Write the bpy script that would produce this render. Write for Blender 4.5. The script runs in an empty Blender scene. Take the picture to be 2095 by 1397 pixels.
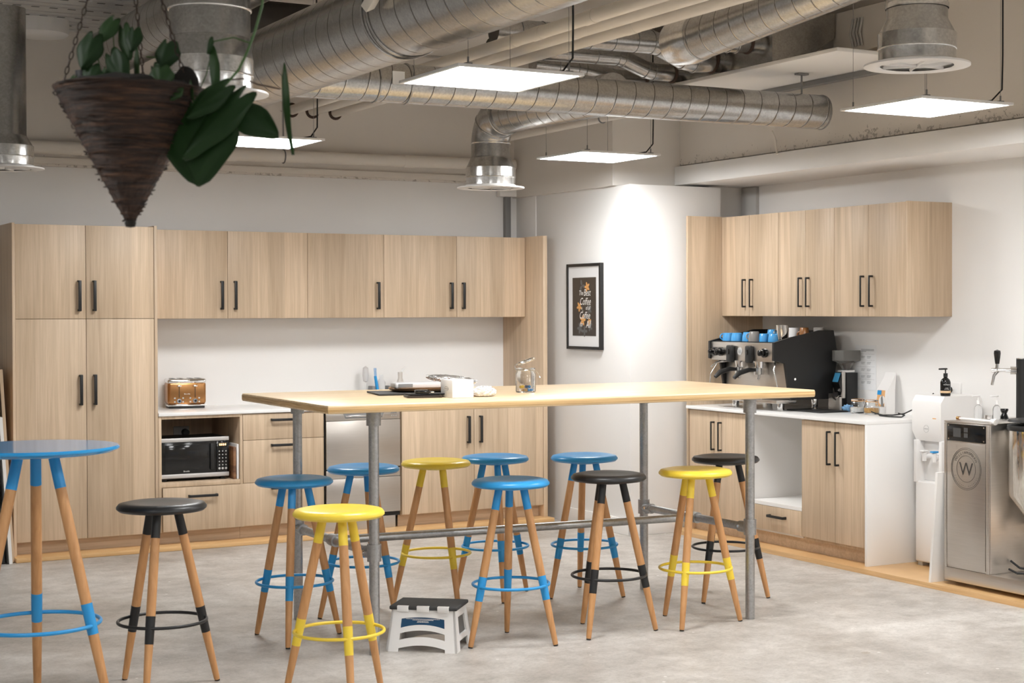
import bpy, bmesh, math, random
from mathutils import Vector, Matrix
random.seed(7)
PI = math.pi
scn = bpy.context.scene
COL = scn.collection

# ---------------------------------------------------------------- camera
yaw, pitch, roll = math.radians(29.8993), math.radians(.8134), math.radians(-.1516)
Fv = Vector((math.sin(yaw)*math.cos(pitch), math.cos(yaw)*math.cos(pitch), -math.sin(pitch)))
R0 = Vector((math.cos(yaw), -math.sin(yaw), 0)); U0 = R0.cross(Fv)
Rv = R0*math.cos(roll)+U0*math.sin(roll); Uv = -R0*math.sin(roll)+U0*math.cos(roll)
cd = bpy.data.cameras.new('camera'); cam = bpy.data.objects.new('camera', cd); COL.objects.link(cam)
M = Matrix((Rv, Uv, -Fv)).transposed().to_4x4(); M.translation = (0, 0, 1.6)
cam.matrix_world = M
cd.sensor_width = 36; cd.lens = 3299.8/2095*36
cd.shift_x = -122.18/2095; cd.shift_y = -18.72/2095
cd.clip_end = 60
cd.dof.use_dof = True; cd.dof.focus_distance = 8.6; cd.dof.aperture_fstop = 5.6
scn.camera = cam

# ---------------------------------------------------------------- world, exposure
w = bpy.data.worlds.new('world'); scn.world = w; w.use_nodes = True
w.node_tree.nodes['Background'].inputs[0].default_value = (.85, .9, 1, 1)
w.node_tree.nodes['Background'].inputs[1].default_value = .3
scn.view_settings.view_transform = 'Standard'; scn.view_settings.look = 'None'
scn.view_settings.gamma = 1; scn.view_settings.use_curve_mapping = False
scn.view_settings.exposure = 1.40
scn.cycles.max_bounces = 14; scn.cycles.diffuse_bounces = 8; scn.cycles.transmission_bounces = 12; scn.cycles.glossy_bounces = 6
LAMP = 17.0          # emission of the ceiling panels (their own light is set in panel_light below)
LAMPC = (1.0, .997, .988)

# ---------------------------------------------------------------- materials
def newmat(name):
    m = bpy.data.materials.new(name); m.use_nodes = True
    nt = m.node_tree; b = nt.nodes['Principled BSDF']
    return m, nt, b
def N(nt, t, **k):
    n = nt.nodes.new(t)
    for a, v in k.items(): setattr(n, a, v)
    return n
def plain(name, col, rough=.5, metal=0, coat=0, trans=0, ior=1.45, emit=None, es=0, spec=None, bump=0, bscale=200):
    m, nt, b = newmat(name)
    b.inputs['Base Color'].default_value = (*col, 1); b.inputs['Roughness'].default_value = rough
    b.inputs['Metallic'].default_value = metal; b.inputs['Coat Weight'].default_value = coat
    b.inputs['Transmission Weight'].default_value = trans; b.inputs['IOR'].default_value = ior
    if spec is not None: b.inputs['Specular IOR Level'].default_value = spec
    if emit: b.inputs['Emission Color'].default_value = (*emit, 1); b.inputs['Emission Strength'].default_value = es
    tc = N(nt, 'ShaderNodeTexCoord'); no = N(nt, 'ShaderNodeTexNoise'); no.inputs['Scale'].default_value = bscale
    nt.links.new(tc.outputs['Object'], no.inputs['Vector'])
    bu = N(nt, 'ShaderNodeBump'); bu.inputs['Strength'].default_value = bump or .02; bu.inputs['Distance'].default_value = .002
    nt.links.new(no.outputs['Fac'], bu.inputs['Height']); nt.links.new(bu.outputs[0], b.inputs['Normal'])
    return m
def ramp(nt, src, stops):
    r = N(nt, 'ShaderNodeValToRGB'); e = r.color_ramp.elements
    while len(e) < len(stops): e.new(.5)
    for i, (p, c) in enumerate(stops):
        e[i].position = p; e[i].color = (*c, 1) if len(c) == 3 else c
    nt.links.new(src, r.inputs['Fac']); return r
def mul(nt, a, b, fac=1, mode='MULTIPLY'):
    n = N(nt, 'ShaderNodeMix', data_type='RGBA', blend_type=mode)
    n.inputs['Factor'].default_value = fac
    if hasattr(a, 'is_linked'): nt.links.new(a, n.inputs['A'])
    else: n.inputs['A'].default_value = (*a, 1)
    if hasattr(b, 'is_linked'): nt.links.new(b, n.inputs['B'])
    else: n.inputs['B'].default_value = (*b, 1)
    return n.outputs['Result']
def math_(nt, op, a, b=None):
    n = N(nt, 'ShaderNodeMath', operation=op)
    for i, v in enumerate((a, b)):
        if v is None: continue
        if isinstance(v, (int, float)): n.inputs[i].default_value = v
        else: nt.links.new(v, n.inputs[i])
    return n.outputs[0]

def oak(name, horiz=False, tint=(1, 1, 1), board=.11):
    m, nt, b = newmat(name)
    tc = N(nt, 'ShaderNodeTexCoord'); sx = N(nt, 'ShaderNodeSeparateXYZ'); nt.links.new(tc.outputs['Object'], sx.inputs[0])
    if horiz: s = math_(nt, 'ADD', sx.outputs['Z'], math_(nt, 'MULTIPLY', sx.outputs['Y'], .0))
    else: s = math_(nt, 'ADD', sx.outputs['X'], sx.outputs['Y'])
    vo = N(nt, 'ShaderNodeTexVoronoi', voronoi_dimensions='1D'); vo.inputs['Scale'].default_value = 1
    nt.links.new(math_(nt, 'MULTIPLY', s, 1/board), vo.inputs['W'])
    sepc = N(nt, 'ShaderNodeSeparateColor'); nt.links.new(vo.outputs['Color'], sepc.inputs[0])
    bands = ramp(nt, sepc.outputs[0], [(0, (.85, .835, .82)), (1, (1.12, 1.11, 1.10))])
    # grain: stretched along the board
    mp = N(nt, 'ShaderNodeMapping'); mp.inputs['Scale'].default_value = (2.2, 60, 60) if horiz else (60, 60, 1.6)
    nt.links.new(tc.outputs['Object'], mp.inputs[0])
    off = N(nt, 'ShaderNodeVectorMath', operation='ADD'); nt.links.new(mp.outputs[0], off.inputs[0]); nt.links.new(vo.outputs['Color'], off.inputs[1])
    n1 = N(nt, 'ShaderNodeTexNoise'); n1.inputs['Scale'].default_value = 1; n1.inputs['Detail'].default_value = 6; n1.inputs['Roughness'].default_value = .65; n1.inputs['Distortion'].default_value = .6
    nt.links.new(off.outputs[0], n1.inputs['Vector'])
    g = ramp(nt, n1.outputs['Fac'], [(.3, (.84, .80, .75)), (.62, (1.05, 1.04, 1.03))])
    mp2 = N(nt, 'ShaderNodeMapping'); mp2.inputs['Scale'].default_value = (1.2, 14, 14) if horiz else (14, 14, .9)
    nt.links.new(tc.outputs['Object'], mp2.inputs[0])
    n2 = N(nt, 'ShaderNodeTexNoise'); n2.inputs['Scale'].default_value = 1; n2.inputs['Detail'].default_value = 2; n2.inputs['Distortion'].default_value = 1.2
    nt.links.new(mp2.outputs[0], n2.inputs['Vector'])
    g2 = ramp(nt, n2.outputs['Fac'], [(.35, (.93, .92, .90)), (.6, (1.03, 1.03, 1.03))])
    base = (.60*tint[0], .475*tint[1], .345*tint[2])
    c = mul(nt, mul(nt, mul(nt, base, bands.outputs[0]), g.outputs[0]), g2.outputs[0])
    nt.links.new(c, b.inputs['Base Color']); b.inputs['Roughness'].default_value = .48
    bu = N(nt, 'ShaderNodeBump'); bu.inputs['Strength'].default_value = .12; bu.inputs['Distance'].default_value = .001
    nt.links.new(n1.outputs['Fac'], bu.inputs['Height']); nt.links.new(bu.outputs[0], b.inputs['Normal'])
    return m
OAK = oak('oak_laminate'); OAKH = oak('oak_laminate_horizontal', True); OAKD = oak('oak_carcass', False, (.93, .90, .86))

def wood(name, c0, c1, scale=(4, 4, 60), rough=.45, zaxis=True):
    m, nt, b = newmat(name)
    tc = N(nt, 'ShaderNodeTexCoord'); mp = N(nt, 'ShaderNodeMapping'); mp.inputs['Scale'].default_value = scale
    nt.links.new(tc.outputs['Object'], mp.inputs[0])
    n = N(nt, 'ShaderNodeTexNoise'); n.inputs['Scale'].default_value = 1; n.inputs['Detail'].default_value = 5; n.inputs['Distortion'].default_value = .4
    nt.links.new(mp.outputs[0], n.inputs['Vector'])
    r = ramp(nt, n.outputs['Fac'], [(.3, c0), (.7, c1)])
    nt.links.new(r.outputs[0], b.inputs['Base Color']); b.inputs['Roughness'].default_value = rough
    return m
BEECH = wood('beech_leg', (.50, .245, .095), (.62, .33, .14), (60, 60, 3), .42)
PINE = wood('pine_laminate', (.66, .47, .26), (.82, .65, .42), (1.6, 38, 60), .32)
PINEDGE = wood('laminated_edge', (.42, .24, .09), (.80, .56, .28), (2.0, 6, 190), .5)
PLY = wood('plywood_platform', (.62, .37, .16), (.74, .48, .23), (3, 3, 90), .3)

def wallmat(name, base=(.80, .78, .755), dirt=None):
    m, nt, b = newmat(name)
    tc = N(nt, 'ShaderNodeTexCoord')
    n = N(nt, 'ShaderNodeTexNoise'); n.inputs['Scale'].default_value = 1.6; n.inputs['Detail'].default_value = 4
    nt.links.new(tc.outputs['Object'], n.inputs['Vector'])
    r = ramp(nt, n.outputs['Fac'], [(.3, tuple(x*.97 for x in base)), (.7, base)])
    c = r.outputs[0]
    n2 = N(nt, 'ShaderNodeTexNoise'); n2.inputs['Scale'].default_value = 26; n2.inputs['Detail'].default_value = 6; n2.inputs['Roughness'].default_value = .7
    nt.links.new(tc.outputs['Object'], n2.inputs['Vector'])
    if dirt:
        z0, hgt = dirt            # chipped, stained strip above the lower edge of a cast beam
        sx = N(nt, 'ShaderNodeSeparateXYZ'); nt.links.new(tc.outputs['Object'], sx.inputs[0])
        mr = N(nt, 'ShaderNodeMapRange'); mr.inputs['From Min'].default_value = z0; mr.inputs['From Max'].default_value = z0+hgt
        mr.inputs['To Min'].default_value = .47; mr.inputs['To Max'].default_value = .30
        nt.links.new(sx.outputs['Z'], mr.inputs['Value'])
        n3 = N(nt, 'ShaderNodeTexNoise'); n3.inputs['Scale'].default_value = 3.1; nt.links.new(tc.outputs['Object'], n3.inputs['Vector'])
        thr = math_(nt, 'MULTIPLY', mr.outputs[0], math_(nt, 'ADD', math_(nt, 'MULTIPLY', n3.outputs['Fac'], .5), .72))
        k = math_(nt, 'LESS_THAN', n2.outputs['Fac'], thr)
        mx = N(nt, 'ShaderNodeMix', data_type='RGBA'); nt.links.new(math_(nt, 'MULTIPLY', k, .55), mx.inputs['Factor'])
        nt.links.new(c, mx.inputs['A']); mx.inputs['B'].default_value = (.16, .14, .12, 1); c = mx.outputs['Result']
    nt.links.new(c, b.inputs['Base Color']); b.inputs['Roughness'].default_value = .7
    bu = N(nt, 'ShaderNodeBump'); bu.inputs['Strength'].default_value = .06 if not dirt else .2; bu.inputs['Distance'].default_value = .004
    nt.links.new(n2.outputs['Fac'], bu.inputs['Height']); nt.links.new(bu.outputs[0], b.inputs['Normal'])
    return m
WALL = wallmat('white_wall_paint', (.83, .822, .81)); BEAM_A = wallmat('painted_concrete_back', (.72, .68, .63), (2.58, .09)); BEAM_B = wallmat('painted_concrete_side', (.72, .68, .63), (2.65, .12))
CEILW = wallmat('painted_concrete_column', (.73, .70, .66)); CEIL = wallmat('painted_concrete_ceiling', (.68, .645, .60))

def concrete():
    m, nt, b = newmat('polished_concrete')
    tc = N(nt, 'ShaderNodeTexCoord')
    def noise(s, d=5, r=.6, dist=0):
        n = N(nt, 'ShaderNodeTexNoise'); n.inputs['Scale'].default_value = s; n.inputs['Detail'].default_value = d
        n.inputs['Roughness'].default_value = r; n.inputs['Distortion'].default_value = dist
        nt.links.new(tc.outputs['Object'], n.inputs['Vector']); return n.outputs['Fac']
    a = ramp(nt, noise(.9, 6, .6, .8), [(.32, (.35, .322, .292)), (.5, (.475, .448, .417)), (.70, (.58, .556, .527))])
    s = ramp(nt, noise(7, 8, .75), [(.34, (.74, .72, .70)), (.6, (1.08, 1.08, 1.08))])
    c = mul(nt, a.outputs[0], s.outputs[0])
    f = ramp(nt, noise(60, 3, .7), [(.36, (.82, .82, .82)), (.5, (1.02, 1.02, 1.02))])
    c = mul(nt, c, f.outputs[0], .8)
    v = N(nt, 'ShaderNodeTexVoronoi'); v.inputs['Scale'].default_value = 5.5; nt.links.new(tc.outputs['Object'], v.inputs['Vector'])
    sp = math_(nt, 'LESS_THAN', v.outputs['Distance'], .045)
    mx = N(nt, 'ShaderNodeMix', data_type='RGBA'); nt.links.new(math_(nt, 'MULTIPLY', sp, .7), mx.inputs['Factor'])
    nt.links.new(c, mx.inputs['A']); mx.inputs['B'].default_value = (.78, .76, .74, 1)
    v2 = N(nt, 'ShaderNodeTexVoronoi'); v2.inputs['Scale'].default_value = 1.7; nt.links.new(tc.outputs['Object'], v2.inputs['Vector'])
    sp2 = math_(nt, 'LESS_THAN', math_(nt, 'ADD', v2.outputs['Distance'], math_(nt, 'MULTIPLY', noise(30), .06)), .07)
    mx2 = N(nt, 'ShaderNodeMix', data_type='RGBA'); nt.links.new(math_(nt, 'MULTIPLY', sp2, .45), mx2.inputs['Factor'])
    nt.links.new(mx.outputs['Result'], mx2.inputs['A']); mx2.inputs['B'].default_value = (.25, .19, .12, 1)
    nt.links.new(mx2.outputs['Result'], b.inputs['Base Color'])
    rr = ramp(nt, noise(2.5), [(.3, (.34,)*3), (.7, (.55,)*3)]); nt.links.new(rr.outputs[0], b.inputs['Roughness'])
    bu = N(nt, 'ShaderNodeBump'); bu.inputs['Strength'].default_value = .08; bu.inputs['Distance'].default_value = .003
    nt.links.new(noise(14, 6), bu.inputs['Height']); nt.links.new(bu.outputs[0], b.inputs['Normal'])
    return m
CONC = concrete()

def galv(name, seams=0, col=(.50, .495, .485), rough=.27, metal=1.0, streak=False):
    """galvanised sheet; seams = pitch in metres of the spiral lock seam around local Z"""
    m, nt, b = newmat(name)
    tc = N(nt, 'ShaderNodeTexCoord')
    n = N(nt, 'ShaderNodeTexNoise'); n.inputs['Scale'].default_value = 22; n.inputs['Detail'].default_value = 5; n.inputs['Roughness'].default_value = .65
    nt.links.new(tc.outputs['Object'], n.inputs['Vector'])
    v = N(nt, 'ShaderNodeTexVoronoi'); v.inputs['Scale'].default_value = 110; nt.links.new(tc.outputs['Object'], v.inputs['Vector'])
    c = ramp(nt, n.outputs['Fac'], [(.3, tuple(x*.90 for x in col)), (.7, tuple(min(1, x*1.05) for x in col))]).outputs[0]
    sc = N(nt, 'ShaderNodeSeparateColor'); nt.links.new(v.outputs['Color'], sc.inputs[0])
    c = mul(nt, c, ramp(nt, sc.outputs[0], [(0, (.88,)*3), (1, (1.06,)*3)]).outputs[0])
    bu = N(nt, 'ShaderNodeBump'); bu.inputs['Strength'].default_value = .06; bu.inputs['Distance'].default_value = .004
    nt.links.new(n.outputs['Fac'], bu.inputs['Height'])
    nrm = bu.outputs[0]
    if seams:
        sx = N(nt, 'ShaderNodeSeparateXYZ'); nt.links.new(tc.outputs['Object'], sx.inputs[0])
        an = math_(nt, 'DIVIDE', math_(nt, 'ARCTAN2', sx.outputs['Y'], sx.outputs['X']), 2*PI)
        t = math_(nt, 'FRACT', math_(nt, 'ADD', math_(nt, 'DIVIDE', sx.outputs['Z'], seams), math_(nt, 'ADD', an, 20.0)))
        d = math_(nt, 'ABSOLUTE', math_(nt, 'SUBTRACT', t, .5))
        line = math_(nt, 'LESS_THAN', d, .0022/seams)
        rel = N(nt, 'ShaderNodeMapRange'); rel.inputs['From Max'].default_value = .007/seams; rel.inputs['To Min'].default_value = 1; rel.inputs['To Max'].default_value = 0
        nt.links.new(d, rel.inputs['Value'])
        b2 = N(nt, 'ShaderNodeBump'); b2.inputs['Strength'].default_value = .5; b2.inputs['Distance'].default_value = .003
        nt.links.new(rel.outputs[0], b2.inputs['Height']); nt.links.new(nrm, b2.inputs['Normal']); nrm = b2.outputs[0]
        mx = N(nt, 'ShaderNodeMix', data_type='RGBA'); nt.links.new(line, mx.inputs['Factor'])
        nt.links.new(c, mx.inputs['A']); mx.inputs['B'].default_value = (.10, .09, .085, 1); c = mx.outputs['Result']
    nt.links.new(c, b.inputs['Base Color']); nt.links.new(nrm, b.inputs['Normal'])
    b.inputs['Metallic'].default_value = metal; b.inputs['Roughness'].default_value = rough
    return m
DUCT = galv('spiral_duct_steel', .15); DUCTS = galv('spiral_duct_small', .125); GALV = galv('galvanised_sheet', 0); GALVB = galv('bright_galvanised_collar', 0, (.78, .78, .77), .2)
PIPE = galv('galvanised_pipe', 0, (.46, .465, .47), .36); FITTING = galv('cast_fitting', 0, (.44, .445, .45), .45)
def brushed(name, col=(.62, .585, .545), rough=.32):
    m, nt, b = newmat(name)
    tc = N(nt, 'ShaderNodeTexCoord'); mp = N(nt, 'ShaderNodeMapping'); mp.inputs['Scale'].default_value = (6, 6, 220)
    nt.links.new(tc.outputs['Object'], mp.inputs[0]); n = N(nt, 'ShaderNodeTexNoise'); n.inputs['Scale'].default_value = 1; n.inputs['Detail'].default_value = 3
    nt.links.new(mp.outputs[0], n.inputs['Vector'])
    nt.links.new(ramp(nt, n.outputs['Fac'], [(.3, tuple(x*.93 for x in col)), (.7, col)]).outputs[0], b.inputs['Base Color'])
    b.inputs['Metallic'].default_value = 1; b.inputs['Roughness'].default_value = rough
    return m
STEEL = brushed('brushed_stainless'); CHROME = plain('chrome', (.8, .8, .8), .08, 1); COPPER = plain('copper_steel', (.46, .235, .095), .26, 1, bump=.03)
MIRROR = plain('polished_steel', (.72, .69, .65), .07, 1)
BLUE = plain('blue_paint', (.028, .30, .66), .33); YEL = plain('yellow_paint', (.85, .63, .06), .33); BLK = plain('black_paint', (.016, .016, .017), .38)
BLACK = plain('black_plastic', (.014, .014, .014), .42); HANDLE = plain('matt_black_metal', (.012, .012, .012), .45); GLOSSBLK = plain('gloss_black', (.008, .008, .008), .12)
WHITE = plain('white_plastic', (.80, .79, .78), .32); STONE = plain('white_stone_top', (.84, .84, .835), .22); WHITEM = plain('white_melamine', (.80, .785, .765), .45)
CREAM = wallmat('cream_pipe_paint', (.74, .70, .64)); BRONZE = plain('dark_tape', (.06, .035, .025), .6)
GLASS = plain('clear_glass', (.97, .98, .98), .02, 0, trans=1, ior=1.45); PLASTIC = plain('clear_plastic', (.93, .94, .95), .1, 0, trans=.85, ior=1.3)
GREY = plain('grey_plastic', (.22, .22, .22), .5); LGREY = plain('light_grey', (.5, .5, .49), .5); DARKWIN = plain('dark_oven_glass', (.012, .012, .012), .08)
RUBBER = plain('black_rubber', (.02, .02, .02), .7); GOLD = plain('amber_powder', (.62, .36, .12), .8); FOIL = plain('foil', (.75, .75, .75), .25, .9, bump=.9, bscale=90)
LEAF = plain('leaf_green', (.018, .055, .013), .5); LEAF2 = plain('leaf_green_light', (.035, .085, .024), .5); STEM = plain('stem_green', (.04, .10, .02), .5)
SOIL = plain('dark_soil', (.01, .008, .006), .9); EMIT = plain('panel_diffuser', (1, 1, 1), .5, emit=LAMPC, es=LAMP); LBLUE = plain('cup_blue', (.06, .30, .62), .2)
CUPGREY = plain('cup_grey', (.20, .19, .18), .3); CUPBROWN = plain('cup_brown', (.28, .12, .04), .25); PAPER = plain('paper', (.78, .79, .80), .6); INK = plain('ink_grey', (.25, .25, .26), .6)
NAVY = plain('navy_label', (.005, .055, .13), .5); LIGHTINK = plain('white_ink', (.8, .8, .78), .5); ORANGE = plain('orange_petal', (.70, .36, .12), .6)
DARKPRINT = plain('dark_print', (.052, .042, .034), .35); GREYPETAL = plain('grey_petal', (.13, .13, .13), .6); REDSKIN = plain('tan_label', (.70, .50, .30), .5)
DGREY = plain('tread_grey', (.05, .05, .05), .75, bump=.8, bscale=400); OIL = plain('smoked_acrylic', (.42, .41, .39), .06, 0, trans=.75, ior=1.1); BEANS = plain('coffee_beans', (.08, .03, .012), .5, bump=1, bscale=300)
LED = plain('display_digits', (.9, .4, .1), .5, emit=(1, .5, .15), es=2.5)

def wicker():
    m, nt, b = newmat('brown_wicker')
    tc = N(nt, 'ShaderNodeTexCoord'); mp = N(nt, 'ShaderNodeMapping'); mp.inputs['Scale'].default_value = (9, 9, 130)
    nt.links.new(tc.outputs['Object'], mp.inputs[0]); n = N(nt, 'ShaderNodeTexNoise'); n.inputs['Scale'].default_value = 1; n.inputs['Detail'].default_value = 6; n.inputs['Roughness'].default_value = .7
    nt.links.new(mp.outputs[0], n.inputs['Vector'])
    nt.links.new(ramp(nt, n.outputs['Fac'], [(.36, (.006, .003, .002)), (.52, (.036, .015, .007)), (.74, (.13, .058, .025))]).outputs[0], b.inputs['Base Color'])
    b.inputs['Roughness'].default_value = .7
    bu = N(nt, 'ShaderNodeBump'); bu.inputs['Strength'].default_value = 1; bu.inputs['Distance'].default_value = .01
    nt.links.new(n.outputs['Fac'], bu.inputs['Height']); nt.links.new(bu.outputs[0], b.inputs['Normal'])
    return m
WICKER = wicker()

# ---------------------------------------------------------------- mesh builder
def frame_z(d):
    d = Vector(d).normalized(); a = Vector((0, 0, 1)) if abs(d.z) < .95 else Vector((1, 0, 0))
    x = a.cross(d).normalized(); return x, d.cross(x), d
class MB:
    def __init__(s): s.bm = bmesh.new()
    def box(s, x0, x1, y0, y1, z0, z1, b=0, seg=2, M=None):
        t = bmesh.new()
        x0, x1 = sorted((x0, x1)); y0, y1 = sorted((y0, y1)); z0, z1 = sorted((z0, z1))
        v = [t.verts.new((x, y, z)) for x in (x0, x1) for y in (y0, y1) for z in (z0, z1)]
        for f in ((0, 1, 3, 2), (4, 6, 7, 5), (0, 4, 5, 1), (2, 3, 7, 6), (0, 2, 6, 4), (1, 5, 7, 3)): t.faces.new([v[i] for i in f])
        if b: bmesh.ops.bevel(t, geom=list(t.edges), offset=min(b, (x1-x0)*.49, (y1-y0)*.49, (z1-z0)*.49), segments=seg, profile=.5, affect='EDGES')
        if M: bmesh.ops.transform(t, matrix=M, verts=t.verts)
        s.merge(t); return s
    def merge(s, t):
        me = bpy.data.meshes.new('tmp'); t.to_mesh(me); t.free(); s.bm.from_mesh(me); bpy.data.meshes.remove(me)
    def tube(s, pts, r, n=14, closed=False, caps=True):
        pts = [Vector(p) for p in pts]; k = len(pts); rr = r if isinstance(r, (list, tuple)) else [r]*k
        rings = []; px = None
        for i, p in enumerate(pts):
            if closed: d = (pts[(i+1) % k]-pts[i-1])
            else: d = (pts[min(i+1, k-1)]-pts[max(i-1, 0)])
            if d.length < 1e-9: d = Vector((0, 0, 1))
            d.normalize()
            if px is None: x, y, _ = frame_z(d)
            else:
                x = (px-d*px.dot(d)).normalized(); y = d.cross(x)
            px = x
            rings.append([s.bm.verts.new(p+(x*math.cos(2*PI*j/n)+y*math.sin(2*PI*j/n))*rr[i]) for j in range(n)])
        m = k if closed else k-1
        for i in range(m):
            a, b_ = rings[i], rings[(i+1) % k]
            for j in range(n): s.bm.faces.new((a[j], a[(j+1) % n], b_[(j+1) % n], b_[j]))
        if caps and not closed:
            s.bm.faces.new(rings[0][::-1]); s.bm.faces.new(rings[-1])
        return s
    def cyl(s, p0, p1, r0, r1=None, n=28): return s.tube([p0, p1], [r0, r0 if r1 is None else r1], n)
    def lathe(s, prof, n=36, M=None, arc=None):
        t = bmesh.new(); rings = []
        for r, z in prof:
            if r < 1e-6: rings.append([t.verts.new((0, 0, z))])
            else: rings.append([t.verts.new((r*math.cos(2*PI*j/n), r*math.sin(2*PI*j/n), z)) for j in range(n)])
        for a, b_ in zip(rings, rings[1:]):
            for j in range(n):
                j2 = (j+1) % n
                if len(a) == 1 and len(b_) == 1: continue
                if len(a) == 1: t.faces.new((a[0], b_[j2], b_[j]))
                elif len(b_) == 1: t.faces.new((a[j], a[j2], b_[0]))
                else: t.faces.new((a[j], a[j2], b_[j2], b_[j]))
        bmesh.ops.recalc_face_normals(t, faces=t.faces)
        if M: bmesh.ops.transform(t, matrix=M, verts=t.verts)
        s.merge(t); return s
    def prism(s, poly, a, b, axis='y', M=None):
        """poly in the two other axes (x,z for y; y,z for x; x,y for z)"""
        t = bmesh.new()
        f = {'y': lambda p, c: (p[0], c, p[1]), 'x': lambda p, c: (c, p[0], p[1]), 'z': lambda p, c: (p[0], p[1], c)}[axis]
        A = [t.verts.new(f(p, a)) for p in poly]; B = [t.verts.new(f(p, b)) for p in poly]; n = len(poly)
        t.faces.new(A); t.faces.new(B[::-1])
        for i in range(n): t.faces.new((A[i], B[i], B[(i+1) % n], A[(i+1) % n]))
        bmesh.ops.recalc_face_normals(t, faces=t.faces)
        if M: bmesh.ops.transform(t, matrix=M, verts=t.verts)
        s.merge(t); return s
    def loft(s, sections):
        rings = [[s.bm.verts.new(p) for p in sec] for sec in sections]; n = len(rings[0])
        for a, b_ in zip(rings, rings[1:]):
            for j in range(n): s.bm.faces.new((a[j], a[(j+1) % n], b_[(j+1) % n], b_[j]))
        s.bm.faces.new(rings[0][::-1]); s.bm.faces.new(rings[-1]); bmesh.ops.recalc_face_normals(s.bm, faces=s.bm.faces)
        return s
    def build(s, name, mat, parent=None, angle=40, local=False):
        me = bpy.data.meshes.new(name)
        if parent is not None and not local:
            L = Vector((0, 0, 0)); q = parent
            while q: L += q.location; q = q.parent
            bmesh.ops.translate(s.bm, vec=-L, verts=s.bm.verts)
        s.bm.to_mesh(me); s.bm.free()
        me.polygons.foreach_set('use_smooth', [True]*len(me.polygons)); me.set_sharp_from_angle(angle=math.radians(angle))
        me.materials.append(mat)
        o = bpy.data.objects.new(name, me); COL.objects.link(o)
        if parent is not None: o.parent = parent
        return o
def tag(o, label=None, cat=None, group=None, kind=None):
    if label: o['label'] = label
    if cat: o['category'] = cat
    if group: o['group'] = group
    if kind: o['kind'] = kind
    return o
def thing(name, label, cat, loc=(0, 0, 0), group=None):
    o = bpy.data.objects.new(name, None); o.empty_display_size = .1; COL.objects.link(o); o.location = loc
    return tag(o, label, cat, group)
def structure(name, mb, mat): return tag(mb.build(name, mat), kind='structure')
def copy_tree(o, parent=None):
    c = o.copy(); COL.objects.link(c)
    if parent: c.parent = parent
    for ch in [x for x in bpy.data.objects if x.parent == o]: copy_tree(ch, c)
    return c
def arc(c, a, b_, r, t0, t1, n=10):
    """points c + r(cos t a + sin t b)"""
    c, a, b_ = Vector(c), Vector(a), Vector(b_)
    return [c+(a*math.cos(t0+(t1-t0)*i/n)+b_*math.sin(t0+(t1-t0)*i/n))*r for i in range(n+1)]
def text_into(mb, s, size, origin, right, up, depth=.0004, align='CENTER', shear=0, squash=1):
    cu = bpy.data.curves.new('t', 'FONT'); cu.body = s; cu.size = size; cu.align_x = align; cu.shear = shear; cu.resolution_u = 3
    o = bpy.data.objects.new('t', cu); COL.objects.link(o)
    bpy.context.view_layer.update()
    me = bpy.data.meshes.new_from_object(o.evaluated_get(bpy.context.evaluated_depsgraph_get()))
    right, up = Vector(right).normalized(), Vector(up).normalized(); nrm = right.cross(up)
    MM = Matrix((right*squash, up, nrm)).transposed().to_4x4(); MM.translation = Vector(origin)+nrm*depth
    me.transform(MM); mb.bm.from_mesh(me)
    bpy.data.objects.remove(o); bpy.data.curves.remove(cu); bpy.data.meshes.remove(me)

# ================================================================ THE ROOM
XW, YW, ZC = 7.113, 11.348, 3.5
structure('floor', MB().box(-3, XW+.2, -4, YW+.2, -.1, 0), CONC)
structure('wall_back', MB().box(-3, XW+.2, YW, YW+.2, 0, ZC+.3), WALL)
structure('wall_right', MB().box(XW, XW+.2, -4, YW, 0, ZC+.3), WALL)
structure('wall_left', MB().box(-3.2, -3, -4, YW+.2, 0, ZC+.3), WALL)
structure('wall_front', MB().box(-3, XW+.2, -4.2, -4, 0, ZC+.3), WALL)
structure('ceiling', MB().box(-3, XW+.2, -4, YW+.2, ZC+.06, ZC+.2), CEIL)
# ribbed steel deck on the left half
def deckmat():
    m, nt, b = newmat('ribbed_steel_deck')
    tc = N(nt, 'ShaderNodeTexCoord'); sx = N(nt, 'ShaderNodeSeparateXYZ'); nt.links.new(tc.outputs['Object'], sx.inputs[0])
    fx = math_(nt, 'FRACT', math_(nt, 'MULTIPLY', sx.outputs['X'], 9.0)); fy = math_(nt, 'FRACT', math_(nt, 'DIVIDE', sx.outputs['Y'], .3))
    k = math_(nt, 'MULTIPLY', math_(nt, 'LESS_THAN', fx, .45), math_(nt, 'MULTIPLY', math_(nt, 'GREATER_THAN', fy, .70), math_(nt, 'LESS_THAN', fy, .80)))
    mx = N(nt, 'ShaderNodeMix', data_type='RGBA'); nt.links.new(k, mx.inputs['Factor']); mx.inputs['A'].default_value = (.55, .545, .53, 1); mx.inputs['B'].default_value = (.03, .03, .03, 1)
    nt.links.new(mx.outputs['Result'], b.inputs['Base Color']); b.inputs['Roughness'].default_value = .45; b.inputs['Metallic'].default_value = .15
    return m
d = MB(); y = -4.0; sec = []
while y < YW-.05:
    sec += [(y, ZC), (y+.15, ZC), (y+.155, ZC+.035), (y+.175, ZC+.035), (y+.18, ZC), (y+.262, ZC), (y+.267, ZC+.035), (y+.295, ZC+.035)]
    y += .3
sec = sec+[(y, ZC+.055), (-4.0, ZC+.055)]
d.prism(sec, -3, 2.70, 'x')
structure('ceiling_deck', d, deckmat())
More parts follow.
